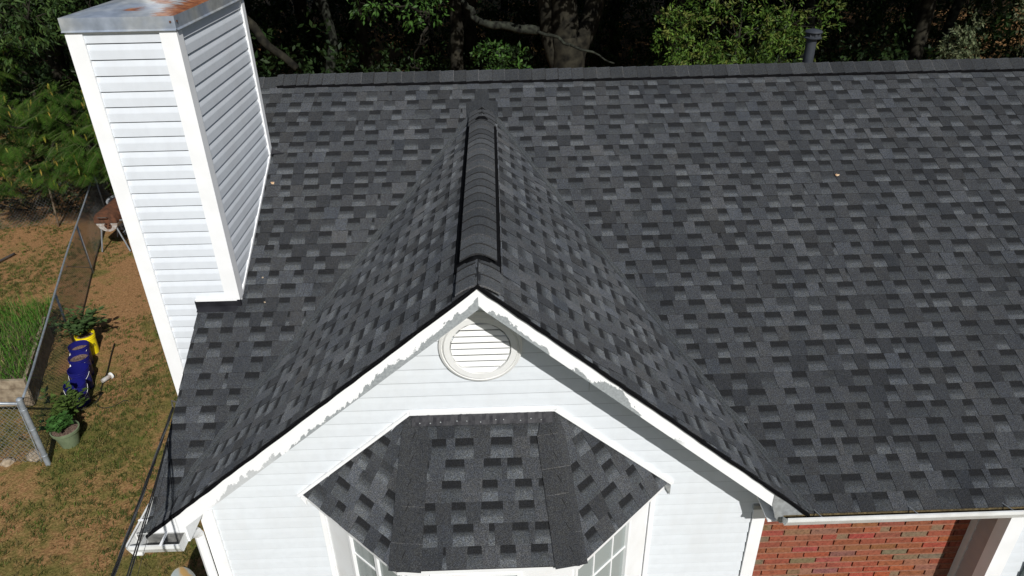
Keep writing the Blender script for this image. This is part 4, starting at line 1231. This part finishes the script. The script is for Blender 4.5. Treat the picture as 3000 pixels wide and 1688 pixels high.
local(mb.build('fronds', M['leaf']), mi)
o = local(mp.build('seed_pods', M['leaf']), mi); o['kind'] = 'stuff'
mb = MB()
limb(mb, (-9.7, 13.4, -3.2), (-9.6, 12.6, -.5), .13, .09, .2)
for b in mim: limb(mb, (-9.6, 12.6, -.5), (b[0], b[1], b[2]), .05, .015, .3, 8, 7)
local(mb.build('trunk', M['bark'], smooth=True), mi)
o = bpy.data.objects.new('crown', crownA_data); COL.objects.link(o); o.parent = mi; o.location = (0, .6, -.6); o.scale = (.8, .8, .85)

# ================================================================== FENCE
FA = [(-6.034, 3.813), (-6.232, 4.423), (-6.595, 5.371), (-7.072, 6.603), (-7.616, 8.093), (-8.2, 9.7), (-8.75, 11.3), (-9.4, 13.2)]
FH = 1.07
def fpt(t):
    """t in metres along the fence"""
    for a, b_ in zip(FA, FA[1:]):
        d = math.hypot(b_[0]-a[0], b_[1]-a[1])
        if t <= d or b_ == FA[-1]: return Vector((a[0]+(b_[0]-a[0])*t/d, a[1]+(b_[1]-a[1])*t/d, 0))
        t -= d
FLEN = sum(math.dist(a, b_) for a, b_ in zip(FA, FA[1:]))
def chain(mb, pf, L, z0, z1, step=.075, r=.0027, sag=None):
    rowh = step/2; nrow = int((z1-z0)/rowh); n = int(L/step)
    def P(i, j):
        t = i*step+(step/2 if j % 2 else 0); p = pf(min(max(t, 0), L)); zz = z0+j*rowh
        if sag: zz += sag(t)*(j/nrow)
        return Vector((p.x, p.y, zz))
    for i in range(n):
        for sg in (0, 1):
            pts = []
            for j in range(nrow+1):
                p = P(i + (0 if sg == 0 else 0), j) if sg == 0 else (P(i+1, j) if j % 2 == 0 else P(i, j))
                p = p+Vector((.0015*(-1)**(j+sg), 0, 0)); pts.append(p)
            # flat-sided thin wire
            for a, b_ in zip(pts, pts[1:]):
                d = (b_-a).normalized(); u_ = d.cross(Vector((0, 1, .3))).normalized()*r; v_ = d.cross(u_).normalized()*r
                q0 = [a+u_, a-u_*.5+v_*.87, a-u_*.5-v_*.87]; q1 = [b_+u_, b_-u_*.5+v_*.87, b_-u_*.5-v_*.87]
                for k in range(3): mb.face([q0[k], q0[(k+1) % 3], q1[(k+1) % 3], q1[k]])
fe = empty('chain_link_fence', (-6.04, 3.815, G), label='long galvanised chain-link fence running back from the corner post to the trees', cat='fence')
mb = MB(); chain(mb, fpt, FLEN, G+.03, G+FH-.02, sag=lambda t: .02*math.sin(t*2.1)-.02)
local(mb.build('wire_mesh', M['wire']), fe)
mb = MB(); mb.tube([fpt(t)+Vector((0, 0, G+FH+.012*math.sin(t*1.7))) for t in [i*.4 for i in range(int(FLEN/.4))]], .017, 8)
local(mb.build('top_rail', M['galv'], smooth=True), fe)
mb = MB(); mb.tube([(-6.04, 3.815, G-.1), (-6.035, 3.813, G+FH+.05)], .036, 16); mb.lathe([(.040, 0), (.040, .03), (.02, .05), (0, .052)], (-6.035, 3.813, G+FH+.04), 16)
for z in (.16, .62, .95): mb.lathe([(.037, 0), (.041, .004), (.041, .024), (.037, .028)], (-6.037, 3.814, G+z), 16)
o = local(mb.build('corner_post', M['galv']), fe); smooth_by_angle(o)
for t in (3.1, 6.0, 8.9):
    p = fpt(t); mb = MB(); mb.tube([(p.x, p.y, G-.1), (p.x, p.y, G+FH)], .018, 10); local(mb.build('line_post', M['galv'], smooth=True), fe)
mb = MB(); p = fpt(4.3); q = fpt(6.0); mb.tube([(p.x, p.y, G+FH-.1), (q.x, q.y, G+.1)], .012, 6); local(mb.build('brace_rod', M['galv']), fe)
# second run towards the left frame edge
f2 = empty('chain_link_fence', (-7.3, 3.95, G), label='short chain-link fence panel at the left frame edge beside the grey corner post', cat='fence')
f2.scale = (1, 1, 1)
def f2p(t): return Vector((-6.06-t*.997, 3.83+t*.075, 0))
mb = MB(); chain(mb, f2p, 4.2, G+.03, G+FH-.03); local(mb.build('wire_mesh', M['wire']), f2)
mb = MB(); mb.tube([f2p(t)+Vector((0, 0, G+FH-.02)) for t in (0.03, 1, 2, 3, 4.2)], .019, 10); local(mb.build('top_rail', M['galv'], smooth=True), f2)
mb = MB(); mb.tube([f2p(.07)+Vector((0, 0, G+.06)), f2p(.05)+Vector((0, 0, G+FH-.05))], .006, 6); local(mb.build('tension_bar', M['galv']), f2)
mb = MB(); mb.tube([f2p(3.4)+Vector((0, 0, G-.1)), f2p(3.4)+Vector((0, 0, G+FH))], .026, 10); local(mb.build('line_post', M['galv'], smooth=True), f2)
# old sagging fence at the wood's edge
f3 = empty('chain_link_fence', (-11.2, 12.2, G), label='old sagging chain-link fence half lost in the brush at the wood edge', cat='fence')
def f3p(t): return Vector((-8.9-t*.985, 11.9-t*.12+.15*math.sin(t), 0))
mb = MB(); chain(mb, f3p, 4.6, G+.0, G+.85, step=.085, r=.002, sag=lambda t: .22*math.sin(t*1.9)); local(mb.build('wire_mesh', M['wire']), f3)
for t in (1.2, 3.3):
    p = f3p(t); mb = MB(); mb.tube([(p.x, p.y, G-.1), (p.x+.1, p.y, G+.95)], .022, 8); local(mb.build('line_post', M['wood'], smooth=True), f3)
# brush behind it
shrub_at('brush', (-10.8, 13.2, G), [(-9.6, 13.0, -2.3, 1.4, .8, .6), (-11.6, 13.0, -2.2, 1.6, .8, .7), (-13.6, 13.0, -2.1, 1.4, .8, .8), (-10.5, 14.0, -1.6, 2.5, .8, 1.1), (-9.4, 12.3, -2.5, .8, .5, .4), (-11, 12.5, -2.45, 1.1, .5, .5), (-12.8, 12.4, -2.4, 1.2, .5, .5), (-8.3, 13.4, -2.1, .9, .8, .9)], 1500, 6, .10, .022, [(.03, .045, .016), (.06, .045, .025), (.02, .03, .012)], 66,
         'tangled dark brush behind the old fence under the mimosa', 'shrub', .25, 0)

# ================================================================== RAISED BED
rb = empty('raised_bed', (-7.6, 5.35, G), label='weathered timber raised bed overgrown with tall grass by the fence', cat='planter')
ang = math.atan2(5.13-5.11, -7.47+6.89)
for k in range(3):
    mb = MB(); z = G+.02+k*.155
    mb.box(-9.6, -6.94, 5.10+.012*k, 5.15+.012*k, z, z+.145)
    local(mb.build('plank', M['wood']), rb)
mb = MB(); mb.prism([(-6.95, 5.15, G), (-7.62, 7.0, G), (-7.67, 7.0, G), (-7.0, 5.15, G)], (0, 0, .44)); local(mb.build('side_plank', M['wood']), rb)
mb = MB(); mb.box(-7.55, -7.49, 5.06, 5.10, G-.1, G+.49); local(mb.build('stake', M['wood']), rb)
mb = MB(); mb.prism([(-9.6, 5.16, G+.1), (-7.0, 5.16, G+.1), (-7.67, 7.0, G+.1), (-9.6, 7.0, G+.1)], (0, 0, .28)); local(mb.build('soil', M['soil']), rb)
random.seed(8); mb = MB()
for k in range(5200):
    x = random.uniform(-9.9, -6.85); y = random.uniform(5.15, 7.5)
    if x > -6.9-(y-5.1)*.36: continue
    k_ = random.uniform(.6, 1.35); g = random.random()
    base = (.065, .165, .018) if g < .8 else (.20, .20, .07)
    c = tuple(v*k_ for v in base)
    h = random.uniform(.12, .38); ln = random.uniform(.05, .28); a = random.uniform(0, 6.28)
    zz = G+.38
    x0_, y0_ = x, y; dx, dy = math.cos(a), math.sin(a); wd = random.uniform(.004, .008)
    pr_ = None
    for s_i in range(4):
        t = s_i/3; p = Vector((x0_+dx*ln*t*t, y0_+dy*ln*t*t, zz+h*(t-.35*t*t*ln/.28))); ww = wd*(1-t*.85)
        q = (p+Vector((-dy*ww, dx*ww, 0)), p-Vector((-dy*ww, dx*ww, 0)))
        if pr_: mb.face([pr_[0], pr_[1], q[1], q[0]], c)
        pr_ = q
o = mb.build('tall_grass', M['grass']); tag(o, kind='stuff', cat='grass', label='tall bright green grass filling the raised bed')

# ================================================================== BUCKETS AND POTS
def text_obj(name, txt, size, m, parent, loc, rot):
    cu = bpy.data.curves.new(name, 'FONT'); cu.body = txt; cu.size = size; cu.extrude = .001; cu.align_x = 'CENTER'
    tmp = bpy.data.objects.new(name+'_tmp', cu); COL.objects.link(tmp)
    dg = bpy.context.evaluated_depsgraph_get(); dg.update()
    me = bpy.data.meshes.new_from_object(tmp.evaluated_get(dg)); bpy.data.objects.remove(tmp)
    me.materials.clear(); me.materials.append(m)
    return me
def curved_text(name, txt, size, m, parent, r, z, ang0, slope=0.):
    me = text_obj(name, txt, size, m, parent, None, None)
    for v in me.vertices:
        a = ang0+v.co.x/r; rr = r+.0015+v.co.z
        zz = z+v.co.y+slope*v.co.x
        v.co = (rr*math.cos(a), rr*math.sin(a), zz)
    o = bpy.data.objects.new(name, me); COL.objects.link(o); o.parent = parent; return o
def bucket(x, y, m, label, soil=None, name='bucket', txt=None, tm=None, bail=True, ba=-40, rz=0, tz=.14, ts=.07, ta=-60):
    b = empty(name, (x, y, gz(x, y)-.005), rz, label=label, cat='bucket', group='plastic buckets lined up along the fence')
    mb = MB(); mb.lathe([(0, .004), (.128, .004), (.130, 0), (.143, .30), (.150, .30), (.150, .315), (.144, .318), (.146, .335), (.154, .335), (.154, .350), (.146, .352), (.147, .365), (.152, .367), (.152, .375), (.146, .375), (.130, .012), (0, .012)], n=40)
    o = mb.build('pail', m, b); smooth_by_angle(o, 35)
    if bail:
        mb = MB(); a0 = R(ba)
        pts = []
        for i in range(15):
            t = math.pi*i/14; c_, s_ = math.cos(t), math.sin(t)
            px, py = .158*c_, -.158*s_*.98
            pts.append(Vector((px, py-.012*s_, .315-.14*s_)))
        rot = Matrix.Rotation(a0, 4, 'Z'); pts = [rot @ p for p in pts]
        mb.tube(pts, .0028, 6); mb.tube([pts[9], pts[10], pts[11]], .010, 8)
        mb.build('handle', M['gutter'], b)
    if soil is not None:
        mb = MB(); n = 30
        rng_ = [(0, soil+.015)]+[(r_, soil+.012*math.sin(r_*60)) for r_ in (.04, .08, .11, .138)]
        mb.lathe(rng_, n=24); mb.build('soil', M['soil'], b)
    if txt:
        curved_text('lettering', txt, ts, tm, b, .139, tz, R(ta), .0)
    return b
BX = lambda t, off=.52: fpt(t)+Vector((off*.94, off*.30, 0))
bucket(-6.778, 6.559, M['yellow'], 'yellow pail holding a leafy plant at the far end of the row', .30, txt='23 LB', tm=M['dark_print'], bail=False, ta=-52, tz=.16, ts=.085)
bucket(-6.715, 6.225, M['blue'], 'blue pail of pale soil directly in front of the yellow pail', .27, ba=-20)
bucket(-6.55, 5.896, M['blue'], 'second blue pail of soil between the soil-filled and the empty one', .31, ba=-35)
bucket(-6.392, 5.560, M['blue'], 'empty blue pail with its wire handle hanging down in front', None, ba=0)
bucket(-6.244, 5.154, M['blue'], 'nearest blue pail with white lettering behind the leafy green plant', .2, ba=30, txt='LOWE\'S', tm=M['white_print'], ta=-58, tz=.10, ts=.085)
def curvy(bm, pts, r, n=6, col=None):
    P = [Vector(p) for p in pts]; out = []
    for i in range(len(P)-1):
        p0, p1, p2, p3 = P[max(i-1, 0)], P[i], P[i+1], P[min(i+2, len(P)-1)]
        for k in range(6):
            t = k/6
            out.append(.5*((2*p1)+(p2-p0)*t+(2*p0-5*p1+4*p2-p3)*t*t+(3*p1-p0-3*p2+p3)*t**3))
    out.append(P[-1]); bm.tube(out, r, n, col)
def plant(name, base, stems, L, wd, col, label, seed, h=.5, spread=.35, nl=12, cat='plant'):
    random.seed(seed); e = empty(name, base, label=label, cat=cat); mb = MB(); ms = MB()
    for k in range(stems):
        a = random.uniform(0, 6.28); s = random.uniform(.3, 1)*spread; hh = h*random.uniform(.6, 1.1)
        p0 = Vector((0, 0, 0)); p1 = Vector((math.cos(a)*s*.4, math.sin(a)*s*.4, hh*.6)); p2 = Vector((math.cos(a)*s, math.sin(a)*s, hh))
        ms.tube([p0, p1, p2], [.006, .004, .002], 5)
        for q in range(nl):
            t = random.uniform(.25, 1); p = (p0*(1-t)**2+p1*2*t*(1-t)+p2*t*t)
            b = random.uniform(0, 6.28); d = Vector((math.cos(b), math.sin(b), random.uniform(-.1, .5))).normalized()
            k_ = random.uniform(.6, 1.35); c = tuple(v*k_ for v in col)
            leaf(mb, p, d, Vector((d.x*-.3, d.y*-.3, 1)).normalized(), L*random.uniform(.7, 1.2), wd*random.uniform(.8, 1.2), c)
    mb.build('leaves', M['leaf'], e); ms.build('stem', M['bark'], e); return e
plant('potted_plant', (-6.80, 6.60, G+.30), 26, .14, .030, (.07, .12, .04), 'bushy pointed-leaf plant growing out of the yellow pail', 3, .40, .45, 12)
plant('potted_plant', (-6.14, 4.66, G+.05), 20, .115, .034, (.085, .135, .03), 'lanky leafy plant between the nearest blue pail and the green pot', 4, .50, .32, 12)
random.seed(12)
px, py = -5.943, 4.226
pb = empty('flower_pot', (px, py, gz(px, py)), label='large olive green pot behind the grey corner post', cat='pot')
mb = MB(); mb.lathe([(0, .0), (.115, 0), (.165, .235), (.182, .235), (.186, .275), (.172, .278), (.160, .235), (0, .235)], n=44); o = mb.build('pot', M['green_pot'], pb); smooth_by_angle(o, 30)
mb = MB(); mb.lathe([(0, .262), (.06, .258), (.12, .262), (.165, .25)], n=24); mb.build('soil', M['soil'], pb)
plant('potted_plant', (px-.07, py-.01, G+.26), 34, .080, .036, (.055, .135, .03), 'round-leaved green plant filling the left of the olive pot', 6, .17, .20, 13)
# small things on the ground
h = empty('garden_hose', (-6.0, 5.5, G), label='thin black hose lying on the clay right of the pails', cat='hose')
mb = MB(); curvy(mb, [(-6.46, 6.75, G+.02), (-6.36, 6.4, G+.015), (-6.20, 5.9, G+.015), (-6.12, 5.55, G+.015), (-6.02, 5.25, G+.015), (-6.04, 5.10, G+.015), (-6.16, 4.95, G+.015)], .009)
o = local(mb.build('hose_line', M['hose'], smooth=True), h)
mb = MB(); curvy(mb, [(-6.02, 5.38, G+.02), (-6.0, 5.12, G+.018), (-5.86, 5.0, G+.015), (-5.70, 5.03, G+.015), (-5.60, 5.16, G+.015), (-5.52, 5.14, G+.015)], .007)
o = local(mb.build('hose_end', M['hose'], smooth=True), h)
j = empty('jar', (-6.10, 5.72, G+.045), 1.1, label='small pale bottle lying on its side next to the black hose', cat='bottle')
mb = MB(); T = Matrix.Rotation(R(90), 4, 'Y'); mb.lathe([(0, -.10), (.032, -.10), (.035, -.06), (.035, .03), (.03, .05)], n=18, T=T); o = mb.build('body', M['dirty_white'], j); smooth_by_angle(o)
mb = MB(); mb.lathe([(.028, .05), (.052, .055), (.055, .075), (.0, .08)], n=20, T=T); o = mb.build('lid', M['gutter'], j); smooth_by_angle(o)
def stone(x, y, s, label, seed):
    random.seed(seed); import bmesh
    bm = bmesh.new(); bmesh.ops.create_icosphere(bm, subdivisions=3, radius=s)
    for v in bm.verts:
        v.co *= 1+.35*noise.noise(v.co*(1.4/s)+Vector((seed, 0, 0))); v.co.z *= .62
    me = bpy.data.meshes.new('stone'); bm.to_mesh(me); bm.free(); me.materials.append(M['stone'])
    me.polygons.foreach_set('use_smooth', [True]*len(me.polygons))
    o = bpy.data.objects.new('stone', me); COL.objects.link(o); o.location = (x, y, G+s*.25); tag(o, label, 'stone', 'pale stones under the chain-link panel')
stone(-6.29, 3.98, .115, 'larger pale stone beside the foot of the corner post', 2)
stone(-6.62, 3.87, .08, 'smaller pale stone under the wire left of the corner post', 5)
k = empty('dark_streak', (-10.9, 8.9, G), label='dark thin streak on the clay at the left frame edge', cat='streak')
mb = MB(); curvy(mb, [(-10.2, 10.35, G+.03), (-10.35, 9.7, G+.05), (-10.5, 9.0, G+.03), (-10.5, 8.3, G+.03)], .022); curvy(mb, [(-10.5, 9.0, G+.03), (-10.7, 9.3, G+.04), (-11.2, 9.6, G+.03)], .015)  # thin dark forked tube laid along the ground
local(mb.build('streak', M['dark_steel'], smooth=True), k)

# ================================================================== SMOKER GRILLS
sm = empty('barrel_smoker', (-8.05, 10.75, G), R(0), label='rusty brown barrel smoker on legs beside the fence, nearest the camera', cat='grill')
def barrel(mb, y0, y1, zc, r, x=0, n=28, a0=0, a1=2*math.pi, caps=True):
    ring_ = []
    for yy in (y0, y0+(y1-y0)*.33, y0+(y1-y0)*.335, y0+(y1-y0)*.66, y1):
        ring_.append([(x+r*math.cos(a0+(a1-a0)*k/n), yy, zc+r*math.sin(a0+(a1-a0)*k/n)) for k in range(n+1)])
    for a, b_ in zip(ring_, ring_[1:]):
        for k in range(n): mb.face([a[k], a[k+1], b_[k+1], b_[k]])
    if caps:
        mb.face(ring_[0][::-1]); mb.face(ring_[-1])
mb = MB(); barrel(mb, -.42, .42, .72, .235, a0=R(-8), a1=R(188)); local_o = mb.build('lid', M['rust'], sm); smooth_by_angle(local_o, 35)
mb = MB(); barrel(mb, -.40, .40, .715, .228, a0=R(188), a1=R(352)); o = mb.build('barrel', M['dirty_white'], sm); smooth_by_angle(o, 35)
mb = MB(); mb.lathe([(0, 0), (.075, 0), (.075, .012), (0, .012)], n=24, T=Matrix.Translation((.02, -.402, .62)) @ Matrix.Rotation(R(90), 4, 'X'))
mb.build('air_vent', M['rust'], sm)
for a in range(4):
    mb = MB(); ca, sa = math.cos(a*math.pi/2+.4), math.sin(a*math.pi/2+.4)
    mb.box(.02+ca*.042-.012, .02+ca*.042+.012, -.419, -.4145, .62+sa*.042-.012, .62+sa*.042+.012); mb.build('vent_hole', M['black'], sm)
mb = MB(); mb.tube([(.0-.09, -.46, .83), (-.09, -.50, .85), (.09, -.50, .85), (.09, -.46, .83)], .010, 8); mb.build('lid_handle', M['dark_steel'], sm)
for x_, y_ in ((-.2, -.36), (.2, -.36), (-.2, .36), (.2, .36)):
    mb = MB(); mb.tube([(x_*.75, y_, .60), (x_*1.5, y_*1.03, 0)], .016, 8); mb.build('leg', M['galv'], sm)
mb = MB(); mb.tube([(.23, -.30, .70), (.60, -.28, .70), (.60, .30, .70), (.23, .32, .70)], .009, 6); mb.tube([(.60, -.28, .70), (.24, -.32, .42)], .006, 6); mb.tube([(.6, .1, .7), (.6, .12, .3)], .006, 6)
mb.build('side_shelf_frame', M['galv'], sm)
dg_ = empty('drum_grill', (-8.22, 11.55, G), label='round galvanised drum grill with black soot stains just behind the rusty smoker', cat='grill')
mb = MB(); mb.lathe([(0, .1), (.30, .1), (.32, .12), (.32, .70), (.345, .71), (.345, .74), (.33, .76), (.2, .82), (0, .84)], n=36); o = mb.build('drum', M['soot'], dg_); smooth_by_angle(o)
for a in (.5, 2.6, 4.7):
    mb = MB(); mb.tube([(.28*math.cos(a), .28*math.sin(a), .15), (.34*math.cos(a), .34*math.sin(a), 0)], .014, 6); mb.build('leg', M['galv'], dg_)
kg = empty('covered_grill', (-7.9, 12.45, G), label='dark brown covered grill half hidden behind the chimney base', cat='grill')
mb = MB(); barrel(mb, -.35, .35, .75, .26); o = mb.build('drum', M['dark_steel'], kg); smooth_by_angle(o, 35)
for x_, y_ in ((-.2, -.3), (.2, -.3), (-.2, .3), (.2, .3)):
    mb = MB(); mb.tube([(x_*.8, y_, .6), (x_*1.3, y_, 0)], .016, 6); mb.build('leg', M['galv'], kg)
mb = MB(); mb.tube([(-.26, -.1, .85), (-.50, .25, 1.05)], .028, 8); mb.build('stack', M['wood'], kg)

# ================================================================== DISH, CABLES, DEBRIS
ds = empty('metal_dish', (-2.90, 1.05, G), label='round grey dish with a rusty stain beside the left house corner', cat='dish')
mb = MB(); T = Matrix.Translation((-.0, -.12, .95)) @ Matrix.Rotation(R(-38), 4, 'Z') @ Matrix.Rotation(R(62), 4, 'X')
mb.lathe([(0, -.045), (.10, -.038), (.20, -.012), (.255, .012), (.262, .018), (.262, .010), (.20, -.022), (0, -.055)], n=44, T=T)
o = mb.build('reflector', M['dish'], ds); smooth_by_angle(o, 30)
mb = MB(); mb.tube([(.0, 0, -.1), (0, 0, .85), (0, -.06, .93)], .020, 10); mb.build('mast', M['galv'], ds)
def helix(mb, A, B, turns, rad, r, ph, sag=.0, n=None):
    A, B = Vector(A), Vector(B); d = (B-A); L = d.length; d.normalize(); u_ = d.orthogonal().normalized(); v_ = d.cross(u_)
    n = n or int(turns*14); pts = []
    for i in range(n+1):
        t = i/n; a = ph+t*turns*2*math.pi
        pts.append(A+(B-A)*t+(u_*math.cos(a)+v_*math.sin(a))*rad+Vector((0, 0, -sag*4*t*(1-t))))
    mb.tube(pts, r, 7)
A0 = Vector((-2.455, .93, .42)); P1 = Vector((-1.805, -1.189, 1.052)); D = (P1-A0)
B0 = A0+D*2.6
sc1 = empty('service_cable', tuple(A0), label='twisted grey and black power cable running down past the left roof edge', cat='cable')
for q, (m_, nm) in enumerate(((M['cable_gray'], 'bare_wire'), (M['cable_black'], 'insulated_wire'), (M['cable_black'], 'insulated_wire'))):
    mb = MB(); helix(mb, A0, B0, 5.5, .0060, .0054, q*2.09, .02, 110); o = mb.build(nm, m_, smooth=True); local(o, sc1)
mb = MB(); mb.tube([A0+Vector((.05, .02, .03)), A0+Vector((-.01, .03, .05)), A0], .008, 8); local(mb.build('anchor_hook', M['dark_steel']), sc1)
A1 = Vector((-2.45, .80, .33)); P2 = Vector((-1.733, -1.19, 1.052)); B1 = A1+(P2-A1)*2.6
for (a, b_, r, lb) in ((A1, B1, .0042, 'thin black cable hanging just right of the twisted power cable'),
                       (A1+Vector((.0, -.06, -.04)), B1+Vector((.012, .01, -.01)), .0042, 'second thin black cable, nearest the roof edge, crossing the gutter'),
                       (A1+Vector((.03, -.1, -.06)), B1+Vector((.07, .02, .0)), .0014, 'hair-thin black wire over the white corner gutter')):
    mb = MB(); helix(mb, a, b_, 1.0, .006, r, 1, .02, 40); o = mb.build('overhead_cable', M['cable_black'], smooth=True); tag(o, lb, 'cable', 'thin black cables beside the power cable')
def debris(x, y, s, m_, lb, seed, name='dry_leaf', cat='leaf'):
    random.seed(seed); z = y*PM+.022
    mb = MB(); n = 7; P = []
    for k in range(n):
        a = 6.283*k/n; r = s*random.uniform(.5, 1); P.append(Vector((x+r*math.cos(a), y+r*.6*math.sin(a), z+r*.6*math.sin(a)*PM+random.uniform(0, .008))))
    c = Vector((x, y, z+.012))
    for k in range(n): mb.face([P[k], P[(k+1) % n], c])
    o = mb.build(name, m_); tag(o, lb, cat, 'bits of debris on the roof')
debris(-1.975, 2.93, .028, M['leaf_dry'], 'pale dry leaf on the shingles just right of the chimney', 1)
debris(3.52, 2.857, .026, M['leaf_dry'], 'small orange-brown leaf far out on the right roof slope', 2)
debris(-1.90, 1.95, .014, M['stone'], 'tiny pale crumb on the shingles near the chimney foot', 3, 'crumb', 'debris')
debris(-1.84, 1.72, .012, M['stone'], 'tiny pale crumb below the chimney foot', 4, 'crumb', 'debris')
